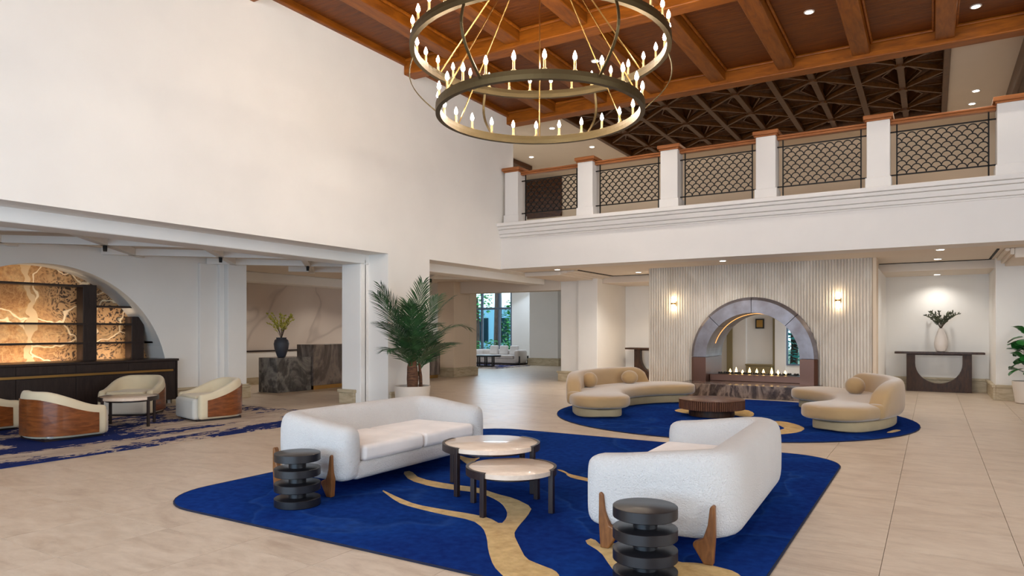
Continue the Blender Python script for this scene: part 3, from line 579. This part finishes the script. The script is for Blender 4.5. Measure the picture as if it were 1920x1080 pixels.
for x in (-3, -1.4, .2, 1.6): MB().box(x - .4, x + .4, -.06, .05, .8, 2.4).build('window', 'glass', bf)

# ------------------------------------------------------------------ rugs
rg = thing('area_rug', 'large navy rug with gold river pattern under the white sofas', 'rug', (0, 0, 0))
MB().prism(rug1, .0005, .012).build('pile', 'navy_carpet', rg, bev=.004)
e = MB().tube([(x, y, .006) for x, y in rug1 + rug1[:1]], .008, 6); e.build('bound_edge', 'carpet_edge', rg)
G1 = [(-4.44, 4.85), (-4.0, 4.65), (-3.75, 4.56), (-3.47, 4.55), (-3.19, 4.56), (-2.99, 4.54), (-2.81, 4.43), (-2.87, 4.61), (-2.97, 4.78), (-3.15, 4.98), (-3.34, 5.11), (-3.54, 5.2), (-3.79, 5.17), (-4.06, 5.16), (-4.42, 5.27), (-4.73, 5.53), (-4.7, 5.63), (-4.38, 5.38), (-3.96, 5.33), (-3.65, 5.36), (-3.38, 5.24), (-3.14, 5.18), (-2.86, 5.0), (-2.76, 4.75), (-2.67, 4.45), (-2.6, 4.27), (-2.42, 4.05), (-2.25, 3.85), (-2.12, 3.8), (-1.99, 3.76), (-1.91, 3.68), (-1.86, 3.5), (-2.15, 3.47), (-2.21, 3.51), (-2.36, 3.63), (-2.55, 3.86), (-2.72, 4.1), (-2.88, 4.29), (-3.07, 4.42), (-3.38, 4.43), (-3.74, 4.48), (-3.94, 4.54)]
G2 = [(-3.42, 6.49), (-3.36, 6.5), (-3.27, 6.43), (-3.19, 6.35), (-2.96, 6.28), (-2.67, 6.15), (-2.62, 6.03), (-2.9, 6.15), (-3.09, 6.2), (-3.2, 6.3), (-3.24, 6.37)]
G3 = [(-2.09, 4.38), (-2.07, 4.49), (-1.89, 4.3), (-1.91, 4.48), (-1.69, 4.42), (-1.39, 4.3), (-1.27, 4.36), (-1.15, 4.35), (-1.03, 4.32), (-0.93, 4.18), (-1.08, 3.9), (-1.61, 3.86), (-1.75, 4.04), (-1.89, 4.23)]
G4 = [(-4.92, 6.69), (-4.78, 6.61), (-4.53, 6.52), (-4.5, 6.66), (-4.43, 6.43), (-4.36, 6.22), (-4.45, 6.27)]
def smoothpoly(p):   # one Chaikin pass
    q = []
    for a, b2 in zip(p, p[1:] + p[:1]): q += [(a[0] * .78 + b2[0] * .22, a[1] * .78 + b2[1] * .22), (a[0] * .22 + b2[0] * .78, a[1] * .22 + b2[1] * .78)]
    return q
for g in (G1, G2, G3, G4): MB().prism(smoothpoly(g), .010, .0145).build('gold_inlay', 'gold_carpet', rg)
rg = thing('round_rug', 'round navy rug with gold patches before the fireplace', 'rug', (0, 0, 0))
MB().prism(arc((-3.1, 12.25), 2.95, 0, 360, 64)[:-1], .0005, .012).build('pile', 'navy_carpet', rg, bev=.004)
MB().tube([(x, y, .006) for x, y in arc((-3.1, 12.25), 2.95, 0, 360, 64)], .008, 6).build('bound_edge', 'carpet_edge', rg)
for g in ([(-4.07, 12.35), (-4.07, 12.75), (-3.83, 12.79), (-3.62, 12.43), (-3.64, 12.04), (-3.75, 12.06)], [(-3.21, 13.07), (-2.95, 13.23), (-2.72, 12.79), (-2.62, 12.23), (-2.79, 12.12), (-3.02, 12.33)],
          [(-2.29, 11.78), (-2.05, 11.85), (-1.8, 11.55), (-1.63, 11.18), (-1.64, 10.73), (-1.8, 10.39), (-1.93, 10.31), (-1.93, 10.8), (-1.89, 11.02), (-2.04, 11.34)], [(-.57, 11.32), (-.47, 11.75), (-.38, 11.72), (-.44, 11.5), (-.5, 11.34)]):
    MB().prism(smoothpoly(g), .010, .0145).build('gold_inlay', 'gold_carpet', rg)
o = MB().box(-12.7, -8.57, 1.5, 8.85, .0005, .012).build('lounge_rug', 'splash_carpet', bev=.004); tag(o, 'beige lounge rug splashed with navy under the barrel chairs', 'rug')
o = MB().box(-17.4, -14.4, 22.2, 25.0, .0005, .012).build('far_rug', 'splash_carpet'); tag(o, 'blue mottled rug under the far sofa and low table', 'rug')

# ------------------------------------------------------------------ white boucle sofas
def upath(L, D, t, r=.2, n=6):
    x, y0, y1 = L / 2 - t / 2, -D / 2 + .13, D / 2 - t / 2
    p = [(-x, y0 + (y1 - r - y0) * i / 5) for i in range(6)] + arc((-x + r, y1 - r), r, 180, 90, n)[1:]
    p += [(-x + r + (2 * x - 2 * r) * i / 8, y1) for i in range(1, 9)] + arc((x - r, y1 - r), r, 90, 0, n)[1:] + [(x, y1 - r - (y1 - r - y0) * i / 5) for i in range(1, 6)]
    return p
def white_sofa(loc, rz, label):
    t = thing('boucle_sofa', label, 'sofa', loc, rz, 'white boucle sofas'); L, D, th = 2.27, 1.04, .27
    def zt(s):
        e = min(s, 1 - s) / .20; e = max(0, min(1, e)); return .618 + .078 * (e * .6 + .4 * e * e * (3 - 2 * e))
    MB().sweep(upath(L, D, th), th, .125, zt, 3.6, 28, 6, .13).build('shell', 'boucle', t, True)
    MB().box(-L / 2 + .16, L / 2 - .16, -D / 2 + .01, D / 2 - .1, .13, .29).build('seat_base', 'boucle', t, bev=.05, seg=4)
    for s in (-1, 1): MB().box(*sorted((s * .004, s * (L / 2 - th + .01))), -D / 2 - .0, D / 2 - .2, .285, .435).build('seat_cushion', 'seat_fabric', t, bev=.045, seg=4)
    pr = [(0, .375), (.018, .38), (.032, .36), (.045, .25), (.075, .16), (.135, .135), (.14, .11), (.07, 0), (.01, 0), (-.002, .18)]
    for sx in (-1, 1):
        for sy in (-1, 1):
            xa, xb = sx * (L / 2 - .03), sx * (L / 2 + .022); lo, hi = min(xa, xb), max(xa, xb)
            pts = [(sy * (-D / 2 + .13 + a), z_) for a, z_ in pr]; n = len(pts)
            m_ = MB().add([(lo, a, z_) for a, z_ in pts] + [(hi, a, z_) for a, z_ in pts], [tuple(range(n)), tuple(range(n, 2 * n))[::-1]] + [(i, i + n, (i + 1) % n + n, (i + 1) % n) for i in range(n)])
            m_.build('leg', 'teak_leg', t, bev=.012)
    return t
white_sofa((-4.92, 5.50, .0145), pi / 2, 'white boucle sofa facing right, left of the coffee tables')
white_sofa((-1.60, 5.48, .0145), -pi / 2 + R(2.3), 'white boucle sofa with its back to the right picture edge')

# ------------------------------------------------------------------ stacked disc stools
def disc_stool(x, y, label):
    t = thing('stacked_disc_table', label, 'side table', (x, y, .0145), 0, 'black stacked disc side tables')
    for k in range(4):
        z_ = k * .126; MB().lathe([(.186, z_), (.191, z_ + .004), (.191, z_ + .063), (.186, z_ + .067)], 48).build('disc', 'black_lacquer', t, True)
        if k < 3: MB().lathe([(.072, z_ + .066), (.072, z_ + .127)], 24).build('core', 'black_lacquer', t, True)
disc_stool(-4.61, 4.03, 'black stacked disc side table by the left white sofa'); disc_stool(-1.453, 3.89, 'black stacked disc side table in the foreground by the right white sofa')

# ------------------------------------------------------------------ nesting round coffee tables
def round_table(loc, r, h, a0, label, name='coffee_table', group='pair of round coffee tables', lw=.042):
    t = thing(name, label, 'coffee table', loc, 0, group)
    MB().lathe([(r - .03, h - .05), (r - .012, h - .042), (r - .012, h - .006), (r - .02, h)], 56).build('top', 'table_top', t, True)
    MB().lathe([(r - .10, h - .075), (r - .10, h - .05)], 40).build('under_ring', 'espresso', t)
    for s in (0, 180):
        pts = arc((0, 0), r, a0 + s, a0 + s + 80, 20); ip = arc((0, 0), r - .024, a0 + s, a0 + s + 80, 20)
        MB().prism(pts + ip[::-1], h - .06, h + .004).build('rim', 'espresso', t)
    for k in range(4):
        a = R(a0 + (0, 80, 180, 260)[k]); c, s_ = cos(a) * (r - .012), sin(a) * (r - .012)
        o = MB().box(-lw / 2, lw / 2, -lw / 2, lw / 2, 0, h + .002).build('leg', 'espresso', t, bev=.004, loc=(c, s_, 0)); o.rotation_euler = (0, 0, a)
    MB().bar((-(r - .1) * cos(R(a0 + 40)), -(r - .1) * sin(R(a0 + 40)), h - .07), ((r - .1) * cos(R(a0 + 40)), (r - .1) * sin(R(a0 + 40)), h - .07), .05, .03).build('cross_bar', 'espresso', t)
round_table((-3.54, 5.41, .0145), .46, .43, 180, 'taller and larger round coffee table between the white sofas'); round_table((-3.0, 4.89, .0145), .38, .35, 184, 'lower and smaller round coffee table nearest the camera')

# ------------------------------------------------------------------ curved sofas and drum table by the fire
def curved_sofa(mir, label, cx, cy, near, far):
    t = thing('curved_sofa', label, 'sofa', (cx, cy, .0145), 0, 'tan curved sofas'); r = 2.2
    P = lambda rr, a0, a1, n=26: [(mir * x, y) for x, y in arc((0, 0), rr, a0, a1, n)]
    MB().sweep(P(r + .02, far + 1, near - 2), .80, 0, .16, 9, 28, 8, .38).build('plinth', 'tan_plinth', t, True)
    MB().sweep(P(r, near - 30, near), 1.0, .15, .395, 4.2, 32, 8, .46).build('seat_section', 'tan_velvet', t, True)
    MB().sweep(P(r, far, near - 31.5), 1.0, .15, .395, 4.2, 32, 8, .46).build('seat_section', 'tan_velvet', t, True)
    def zt(s): e = min(s / .12, (1 - s) / .22); e = max(0, min(1, e)); return .40 + .31 * sqrt(max(0, 1 - (1 - e) ** 2))
    MB().sweep(P(r + .40, far + 9, near - 8, 34), .27, .17, zt, 3.6, 26, 5, .10).build('backrest', 'tan_velvet', t, True)
    return t
def ball(name, x, y, z_, rx, ry, rz_, rot, label):
    prof = [(max(.002, sin(pi * k / 14)) , -cos(pi * k / 14)) for k in range(15)]
    m_ = MB().lathe(prof, 24); m_.v = [(a * rx, b2 * ry, c * rz_) for a, b2, c in m_.v]
    o = m_.build(name, 'tan_velvet', smooth=True, loc=(x, y, z_)); o.rotation_euler = rot; return tag(o, label, 'cushion', 'round tan cushions')
curved_sofa(1, 'tan curved sofa left of the drum table', -3.22, 12.36, 221, 131); curved_sofa(-1, 'tan curved sofa right of the drum table', -3.09, 12.42, 211, 125)
ball('ball_cushion', -5.56, 11.92, .55, .15, .15, .15, (0, 0, 0), 'round tan cushion at the near end of the left curved sofa')
ball('ball_cushion', -5.27, 13.22, .535, .17, .15, .14, (.3, 0, .5), 'round tan cushion in the middle of the left curved sofa')
ball('ball_cushion', -1.12, 13.08, .545, .16, .15, .15, (0, 0, 0), 'round tan cushion on the right curved sofa')
t = thing('drum_coffee_table', 'round reeded walnut drum coffee table before the fireplace', 'coffee table', (-3.27, 12.0, .0145))
MB().lathe([(.375, 0), (.385, .004), (.385, .14)], 40).build('base', 'walnut', t, True); MB().lathe([(.545, .275), (.555, .28), (.555, .29), (.548, .294)], 48).build('top', 'reeded_wood', t, True)
MB().lathe([(.53, .13), (.53, .276)], 48).build('drum', 'reeded_wood', t)
rm = MB().lathe([(.0168, .128), (.0168, .276)], 8).mesh('reed', 'reeded_wood', True)
for k in range(90): newobj('reed', rm, t, (.538 * cos(2 * pi * k / 90), .538 * sin(2 * pi * k / 90), 0))

# ------------------------------------------------------------------ barrel chairs of the lounge
def barrel_chair(x, y, face, label):
    """local front is -y"""
    t = thing('barrel_chair', label, 'armchair', (x, y, .012), face, 'wood backed barrel chairs'); W, D, th = 1.0, .92, .13
    xx = W / 2 - th / 2; yf = -D / 2 + .12; r = .36
    path = [(-xx + .03, yf + (D / 2 - th / 2 - r - yf) * i / 5) for i in range(6)]
    yb = D / 2 - th / 2
    path += arc((-xx + .03 + r, yb - r), r, 180, 90, 9)[1:] + [(-xx + .03 + r + (2 * xx - .06 - 2 * r) * i / 4, yb) for i in range(1, 5)] + arc((xx - .03 - r, yb - r), r, 90, 0, 9)[1:] + [(xx - .03, yb - r - (yb - r - yf) * i / 5) for i in range(1, 6)]
    def zt(s): e = max(0, min(1, min(s, 1 - s) / .38)); return .44 + .225 * (e * e * (3 - 2 * e))
    MB().sweep(path, th, .035, zt, 3.4, 22, 4, .05).build('shell', 'chair_cream', t, True)
    MB().box(-xx + .06, xx - .06, -D / 2, D / 2 - .12, .03, .37).build('seat', 'chair_front', t, bev=.05, seg=4)
    MB().box(-xx + .12, xx - .12, -D / 2 + .06, D / 2 - .16, .36, .415).build('seat_cushion', 'chair_cream', t, bev=.03, seg=3)
    MB().box(-xx + .1, xx - .1, -D / 2 + .08, D / 2 - .1, 0, .04).build('base', 'espresso', t)
    # veneer band wrapped round the outside
    n = len(path); vs = []; L = 0; pts = []
    for i, (a, b2) in enumerate(path):
        tx = path[min(i + 1, n - 1)][0] - path[max(i - 1, 0)][0]; ty = path[min(i + 1, n - 1)][1] - path[max(i - 1, 0)][1]; l = sqrt(tx * tx + ty * ty)
        pts.append((a - ty / l * (th / 2 + .007), b2 + tx / l * (th / 2 + .007), i / (n - 1)))
    pts = [p for p in pts if .018 < p[2] < .982]; m_ = MB(); k = len(pts)
    for a, b2, s in pts:
        cx, cy = a * .985, b2 * .985
        for z_ in (.07, zt(s) - .10): vs += [(a, b2, z_), (cx, cy, z_)]
    fs = []
    for i in range(k - 1):
        a = i * 4; b2 = a + 4
        fs += [(a, b2, b2 + 2, a + 2), (a + 2, b2 + 2, b2 + 3, a + 3), (a + 1, b2 + 1, b2, a)]
    fs += [(0, 2, 3, 1), ((k - 1) * 4, (k - 1) * 4 + 1, (k - 1) * 4 + 3, (k - 1) * 4 + 2)]
    m_.add(vs, fs).build('veneer_shell', 'veneer', t, True); return t
barrel_chair(-10.36, 4.88, pi, 'barrel chair nearest the camera showing its wood back')
barrel_chair(-12.15, 6.95, R(35), 'barrel chair in front of the dark credenza behind the round table')
barrel_chair(-10.44, 7.28, R(-12), 'barrel chair turned left beside the right end of the lounge rug')
barrel_chair(-12.1, 4.55, pi, 'barrel chair cut by the left picture edge')
round_table((-10.72, 6.03, .012), .42, .455, 10, 'round side table with cream top among the barrel chairs', 'side_table', 'lounge table', .035)

# ------------------------------------------------------------------ console tables, vases, branches
def console(x, y, label):
    t = thing('console_table', label, 'console table', (x, y, 0), 0, 'walnut console tables')
    MB().box(-.93, .93, -.2, .2, .92, .97).build('top', 'walnut', t, bev=.006)
    # front slab with a half-round cut out of it
    hw, ri, zc = .675, .49, .69; pts = [(-hw, 0), (hw, 0), (hw, .92), (ri, .92)] + [(ri * cos(a), zc - .005 + ri * sin(a)) for a in [-pi * k / 18 for k in range(19)]] + [(-ri, .92), (-hw, .92)]
    n = len(pts)
    MB().add([(a, -.09, b2) for a, b2 in pts] + [(a, .09, b2) for a, b2 in pts], [tuple(range(n)), tuple(range(n, 2 * n))[::-1]] + [(i, i + n, (i + 1) % n + n, (i + 1) % n) for i in range(n)]).build('cutout_base', 'walnut', t)
    MB().box(-.5, .5, -.03, .03, .885, .92).build('cross_bar', 'walnut', t)
console(.14, 19.68, 'walnut console table with half-round cutout in the right niche'); console(-6.99, 19.68, 'walnut console table half hidden behind the fluted wall')
o = MB().lathe([(.06, 0), (.10, .02), (.138, .12), (.143, .22), (.12, .36), (.07, .50), (.05, .56), (.06, .575)], 28, (0, 0, 0)).build('white_vase', 'vase_white', smooth=True, loc=(.19, 19.6, .97)); tag(o, 'white teardrop vase on the right console', 'vase')
def leaf(m_, c, d, ln, wd):
    d = Vector(d).normalized(); r = d.orthogonal().normalized(); r = Matrix.Rotation(random.random() * 6.3, 3, d) @ r; u = d.cross(r)
    c = Vector(c); m_.add([c, c + d * ln * .45 + r * wd / 2 + u * wd * .15, c + d * ln, c + d * ln * .45 - r * wd / 2 + u * wd * .15], [(0, 1, 2, 3)])
def bouquet(name, loc, n, spread, ht, lm, lab, cat, ll, lw, seed, dens=14, up0=.35):
    random.seed(seed); t = thing(name, lab, cat, loc)
    for k in range(n):
        a = 2 * pi * k / n + random.uniform(-.25, .25); sp = spread * random.uniform(.45, 1.0); h = ht * random.uniform(.6, 1.0)
        pts = [Vector((cos(a) * sp * f ** 1.3, sin(a) * sp * f ** 1.3, h * (1 - (1 - f) ** 1.4))) + Vector((random.uniform(-.012, .012), random.uniform(-.012, .012), 0)) * f for f in [i / 7 for i in range(8)]]
        br = MB().tube(pts, [.005 - .0005 * i for i in range(8)], 5).build('branch', 'twig', t)
        lf = MB()
        for q in range(dens):
            f = random.uniform(up0, 1); i = min(6, int(f * 7)); p = pts[i].lerp(pts[i + 1], f * 7 - i); dd = (pts[i + 1] - pts[i]).normalized() + Vector((random.uniform(-1, 1), random.uniform(-1, 1), random.uniform(-.5, .8))) * .9
            leaf(lf, p, dd, ll * random.uniform(.7, 1.2), lw)
        lf.build('leaves', lm, br)
    return t
bouquet('olive_branches', (.19, 19.6, 1.50), 18, .36, .46, 'olive_leaf', 'dark olive branches standing in the white teardrop vase', 'branches', .08, .034, 3, 22, .3)
o = MB().lathe([(.075, 0), (.10, .02), (.165, .22), (.18, .33), (.16, .42), (.115, .455), (.125, .485), (.11, .485), (.10, .44)], 28).build('dark_vase', 'vase_dark', smooth=True, loc=(-13.55, 11.35, .835)); tag(o, 'dark grey ceramic vase on the low marble block', 'vase')
bouquet('blossom_branches', (-13.55, 11.35, 1.26), 16, .40, .66, 'blossom_leaf', 'yellow green blossom branches in the dark vase', 'branches', .06, .034, 5, 30, .35)

# ------------------------------------------------------------------ palm and fig
t = thing('potted_palm', 'tall potted palm against the cream wall pier', 'plant', (-8.62, 10.37, 0)); random.seed(11)
p = MB().lathe([(.29, 0), (.315, .02), (.345, .36), (.35, .42), (.325, .42), (.32, .36)], 40).build('pot', 'pot_white', t, True); MB().lathe([(.31, .36), (.31, .37)], 30).build('soil', 'soil', p)
MB().tube([(0, 0, .35), (.01, 0, .55), (.0, 0, .78), (0, 0, .98)], [.10, .115, .10, .06], 12).build('trunk', 'palm_bark', t, True)
MB().tube([(.05, .2, .35), (.04, .2, .6), (.03, .17, .85)], [.035, .035, .02], 8).build('stem', 'palm_bark', t, True)
def frond(az, el, ln, droop, z0, off=(0, 0), tw=0):
    m_ = MB(); d = Vector((cos(az), sin(az), 0)); n = 22; pts = []; p = Vector((off[0], off[1], z0)); e = el
    for i in range(n + 1):
        pts.append(p.copy()); p = p + (d * cos(e) + Vector((0, 0, 1)) * sin(e)) * ln / n; e -= droop / n * (i / n) * 2
    o = MB().tube(pts, [.013 * (1 - .85 * i / n) for i in range(n + 1)], 5).build('frond', 'palm_leaf', t)
    side = Vector((-d.y, d.x, 0))
    for i in range(5, n + 1):
        f = i / n; tg = (pts[min(i + 1, n)] - pts[i - 1]).normalized(); up = side.cross(tg); L = .44 * sin(pi * min(1, (f - .16) * .95 + .12)) ** .7 + .06
        for s in (-1, 1):
            for q in (0, .5):
                c = pts[i - 1].lerp(pts[i], q); dd = (tg * (.62 + .3 * f) + side * s * (.8 - .25 * f) - up * .05 + Vector((0, 0, -.12)) + Vector((random.uniform(-.08, .08), random.uniform(-.08, .08), random.uniform(-.06, .06)))).normalized()
                wv = dd.cross(up).normalized() * .0115; md = c + dd * L * .5 + Vector((0, 0, .02)); tp = c + dd * L - Vector((0, 0, .05 * L))
                m_.add([c - wv * .5, md - wv, tp, md + wv, c + wv * .5], [(0, 1, 2, 3, 4)])
    m_.build('leaflets', 'palm_leaf', o)
wy = pi / 2   # +y runs to the right in the picture, -y to the left
for az, el, ln, dr, z0, off in ((-wy, 1.02, 1.65, .35, .85, (0, 0)), (-wy - .3, 1.2, 1.6, .3, .9, (0, 0)), (-.2, 1.42, 1.55, .2, .9, (0, 0)), (wy, 1.15, 1.55, .5, .9, (0, 0)), (wy + .25, 1.0, 1.6, 1.5, .8, (0, 0)),
                                 (wy - .5, .98, 1.5, 1.6, .85, (0, .1)), (-wy + .2, .75, 1.1, 1.2, .72, (0, 0)), (-wy + .6, .9, 1.2, 1.0, .7, (0, 0)), (wy - .2, .8, 1.15, .9, .65, (0, .15)), (wy + .1, 1.1, 1.0, .5, .6, (0, .17)),
                                 (-.9, 1.15, 1.4, .8, .85, (0, 0)), (2.6, 1.45, 1.2, .5, .9, (0, 0)), (.1, .85, 1.1, 1.1, .7, (0, 0)), (wy - .9, 1.25, 1.5, .7, .85, (0, .05)), (-wy + .05, .98, 1.3, .9, .8, (0, 0))):
    frond(az, el, ln, dr, z0, off)
t = thing('potted_fig', 'fiddle leaf fig in a pale pot at the right picture edge', 'plant', (1.66, 17.42, 0)); random.seed(5)
p = MB().lathe([(.17, 0), (.20, .02), (.255, .40), (.26, .46), (.24, .46), (.235, .42)], 36).build('pot', 'pot_white', t, True); MB().lathe([(.228, .42), (.228, .43)], 24).build('soil', 'soil', p)
for k in range(3): MB().tube([(.03 * cos(k * 2.1), .03 * sin(k * 2.1), .42), (.06 * cos(k * 2.1), .06 * sin(k * 2.1), .8), (.1 * cos(k * 2.1), .1 * sin(k * 2.1), 1.3)], [.014, .012, .006], 6).build('stem', 'twig', t)
lv = MB(); prof = [(0, .0), (.06, .10), (.10, .28), (.085, .40), (.115, .58), (.13, .75), (.09, .92), (0, 1.0)]
vs = []; ln = .30
for wd, f in prof: vs += [(-wd, f * ln, .02 - abs(f - .5) * .06 + wd * .25), (0, f * ln, .02 - abs(f - .5) * .06), (wd, f * ln, .02 - abs(f - .5) * .06 + wd * .25)]
lm_ = MB().add(vs, [q for i in range(7) for q in ((i * 3, i * 3 + 1, i * 3 + 4, i * 3 + 3), (i * 3 + 1, i * 3 + 2, i * 3 + 5, i * 3 + 4))]).mesh('leaf', 'fig_leaf', True)
for k in range(34):
    a = k * 2.4; z_ = .62 + .85 * (k / 34); rr = .05 + .03 * random.random()
    newobj('leaf', lm_, t, (rr * cos(a), rr * sin(a), z_), (random.uniform(-.9, .5), random.uniform(-.4, .4), a - pi / 2))

# ------------------------------------------------------------------ far sofa, cushions and table
t = thing('far_sofa', 'pale sofa with black feet in front of the far window', 'sofa', (-16.15, 25.3, .012)); L, D, th = 2.5, .95, .25
MB().sweep(upath(L, D, th, .15), th, .08, .64, 4.5, 22, 4, .1).build('shell', 'sofa_far', t, True); MB().box(-L / 2 + .12, L / 2 - .12, -D / 2 + .02, D / 2 - .1, .08, .27).build('seat_base', 'sofa_far', t, bev=.03)
for s in (-1, 0, 1): MB().box(s * .66 - .325, s * .66 + .325, -D / 2, D / 2 - .2, .265, .42).build('seat_cushion', 'sofa_far', t, bev=.04)
for sx in (-1, 1):
    for sy in (-1, 1): MB().box(*sorted((sx * (L / 2 - .02), sx * (L / 2 + .02))), sy * (D / 2 - .12) - .035, sy * (D / 2 - .12) + .035, 0, .38).build('leg', 'black_lacquer', t)
MB().box(-L / 2 + .05, L / 2 - .05, -D / 2 + .05, D / 2 - .05, 0, .08).build('plinth', 'espresso', t)
for x, lb in ((-16.45, 'left'), (-15.95, 'middle'), (-15.42, 'right')):
    o = MB().box(-.21, .21, -.06, .06, -.2, .2).build('cushion', 'cushion_white', bev=.05, seg=4, loc=(x, 25.38, .63)); o.rotation_euler = (-.2, 0, 0); tag(o, 'square white cushion on the far sofa, %s of three' % lb, 'cushion', 'white cushions on the far sofa')
t = thing('far_coffee_table', 'low black oval table before the far sofa', 'coffee table', (-15.75, 23.4, .012), .4)
MB().prism([(.78 * cos(a * pi / 20), .42 * sin(a * pi / 20)) for a in range(40)], .40, .46).build('top', 'black_lacquer', t)
for x in (-.45, -.15, .15, .45):
    for y in (-.2, .2): MB().box(x - .025, x + .025, y - .025, y + .025, 0, .4).build('leg', 'black_lacquer', t)
MB().box(-.47, .47, -.22, -.18, 0, .04).box(-.47, .47, .18, .22, 0, .04).build('foot_rail', 'black_lacquer', t)

# ------------------------------------------------------------------ chandelier
CX_, CY_ = -4.39, 7.87; Z1, Z2, R1, R2 = 4.36, 5.16, 1.33, 1.66
t = thing('chandelier', 'two tier bronze ring chandelier with candle bulbs', 'chandelier', (CX_, CY_, Z1))
def ringmesh(r, z_, name):
    MB().lathe([(r - .03, z_ - .055), (r + .03, z_ - .055), (r + .036, z_ - .05), (r + .036, z_ + .05), (r + .03, z_ + .055), (r - .03, z_ + .055), (r - .036, z_ + .05), (r - .036, z_ - .05), (r - .03, z_ - .055)], 96)
    prof = [(r - .03, -.055), (r + .03, -.055), (r + .034, 0), (r + .03, .055), (r - .03, .055), (r - .034, 0)]; seg = 96; vs = [(a * cos(2 * pi * k / seg), a * sin(2 * pi * k / seg), z_ + b2) for k in range(seg) for a, b2 in prof]
    fs = [(k * 6 + i, k * 6 + (i + 1) % 6, ((k + 1) % seg) * 6 + (i + 1) % 6, ((k + 1) % seg) * 6 + i) for k in range(seg) for i in range(6)]
    fs = [f[::-1] for f in fs]
    return MB().add(vs, fs).build(name, 'bronze_ring', t)
ringmesh(R1, 0, 'lower_ring'); ringmesh(R2, Z2 - Z1, 'upper_ring')
tube_m = MB().lathe([(.028, 0), (.03, .012), (.016, .016), (.016, .12), (.012, .125)], 10).mesh('candle', 'candle_tube', True)
bulb_m = MB().lathe([(.010, 0), (.023, .022), (.025, .04), (.018, .07), (.007, .098), (.001, .11)], 10).mesh('bulb', 'bulb', True)
for r, z_, n, ph in ((R1, .055, 24, .1), (R2, Z2 - Z1 + .055, 32, .06)):
    for k in range(n):
        a = 2 * pi * (k + ph) / n; c = newobj('candle', tube_m, t, (r * cos(a), r * sin(a), z_)); newobj('bulb', bulb_m, c, (0, 0, .123))
apex = 6.75 - Z1; view = math.atan2(-CY_, -CX_)
for k in range(6):
    a = view + R(30 + 60 * k)
    pts = []
    for i in range(13):
        f = i / 12; rr = R2 + (R1 - R2) * f + .20 * sin(pi * f); pts.append((rr * cos(a), rr * sin(a), (Z2 - Z1) * (1 - f)))
    m_ = MB()
    for p, q in zip(pts, pts[1:]): m_.bar(p, q, .035, .012, (cos(a), sin(a), 0))
    m_.build('bowed_strap', 'bronze_ring', t)
    a2 = a + R(30)
    MB().tube([(R2 * cos(a2), R2 * sin(a2), Z2 - Z1 + .05), (.07 * cos(a2), .07 * sin(a2), apex)], .011, 6).build('suspension_rod', 'brass', t)
    MB().tube([(R1 * cos(a2), R1 * sin(a2), .05), (.06 * cos(a2), .06 * sin(a2), apex - .05)], .009, 6).build('suspension_rod', 'brass', t)
MB().lathe([(.02, apex - .12), (.09, apex - .08), (.09, apex + .06), (.03, apex + .12), (.03, 7.1 - Z1)], 20).build('hub', 'bronze_ring', t, True)

# ------------------------------------------------------------------ recessed downlights
def downlight(x, y, z_, power, label, col=NEUT, ang=95, r=.065, tgt=None):
    t = thing('downlight', label, 'downlight', (x, y, z_), 0, 'recessed downlights')
    MB().lathe([(r, -.012), (r + .02, -.012), (r + .025, -.002), (r + .025, .001)], 24).build('trim_ring', 'white_metal', t); MB().lathe([(r * .98, -.0135), (r * .98, -.006)], 24).build('lens', 'downlight_glow', t)
    s = spot('downlight_beam', (x, y, z_ - .03), power, col, ang, .8, .05); s.parent = t; s.location = (0, 0, -.03)
for x, y, z_, pw, lb in ((-8.14, 15.52, 3.05, 80, 'downlight under the balcony nearest its left corner'), (-6.67, 17.36, 3.05, 150, 'downlight under the balcony left of the fluted wall'), (-3.97, 15.48, 3.05, 60, 'downlight above the fireplace arch'),
                         (.14, 15.51, 3.05, 60, 'front downlight of the three before the right niche'), (.11, 17.51, 3.05, 60, 'middle downlight of the three before the right niche'), (.11, 19.5, 2.85, 42, 'downlight grazing the niche wall above the white vase'),
                         (-1.84, 13.02, 7.10, 160, 'downlight in the timber ceiling above the fourth post'), (.65, 14.3, 7.10, 160, 'downlight in the timber ceiling at the right edge'), (-5.97, 13.07, 7.10, 320, 'downlight in the timber ceiling behind the chandelier'),
                         (.85, 18.65, 6.9, 90, 'nearer of the two upstairs downlights right of the lattice'), (.82, 19.66, 6.9, 90, 'farther of the two upstairs downlights right of the lattice'), (-8.53, 18.45, 6.9, 90, 'upstairs downlight left of the lattice ceiling'), (-10.64, 18.54, 6.9, 90, 'leftmost upstairs downlight near the wall end'), (-8.65, 16.19, 6.9, 90, 'upstairs downlight just behind the chandelier')):
    downlight(x, y, z_, pw * (1.25 if z_ < 4 else .85), lb, (1.0, .96, .90) if z_ < 4 else NEUT, ang=140 if z_ < 4 else 125)
# further ceiling lamps outside the picture that belong to the same rows
for x in (-7.4, -3.3, .9):
    for y in (4.9, 8.9): downlight(x, y, 7.10, 105, 'ceiling downlight above the picture over the %s of the hall, %s row' % ({-7.4: 'left', -3.3: 'middle', .9: 'right'}[x], {4.9: 'nearer', 8.9: 'farther'}[y]))
for y in (3.0, 6.2, 9.2, 12.5, 15.8): spot('lounge_ceiling_light', (-11.8, y, 2.9), 5, WARM, 120, .8, .08)
for y in (12.0, 14.5, 16.5): spot('reception_ceiling_light', (-14.6, y, 2.9), 75, NEUT, 130, .8, .08)
for x, y in ((-6.6, 18.9), (-4.0, 19.6), (-2.2, 19.6)): spot('back_room_light', (x, y, 2.8), 50, WARM, 130, .8, .08)
for x in (-7, -3.5, 0): spot('upper_hall_light', (x, 19.0, 6.75), 60, WARM, 175, .9, .15)
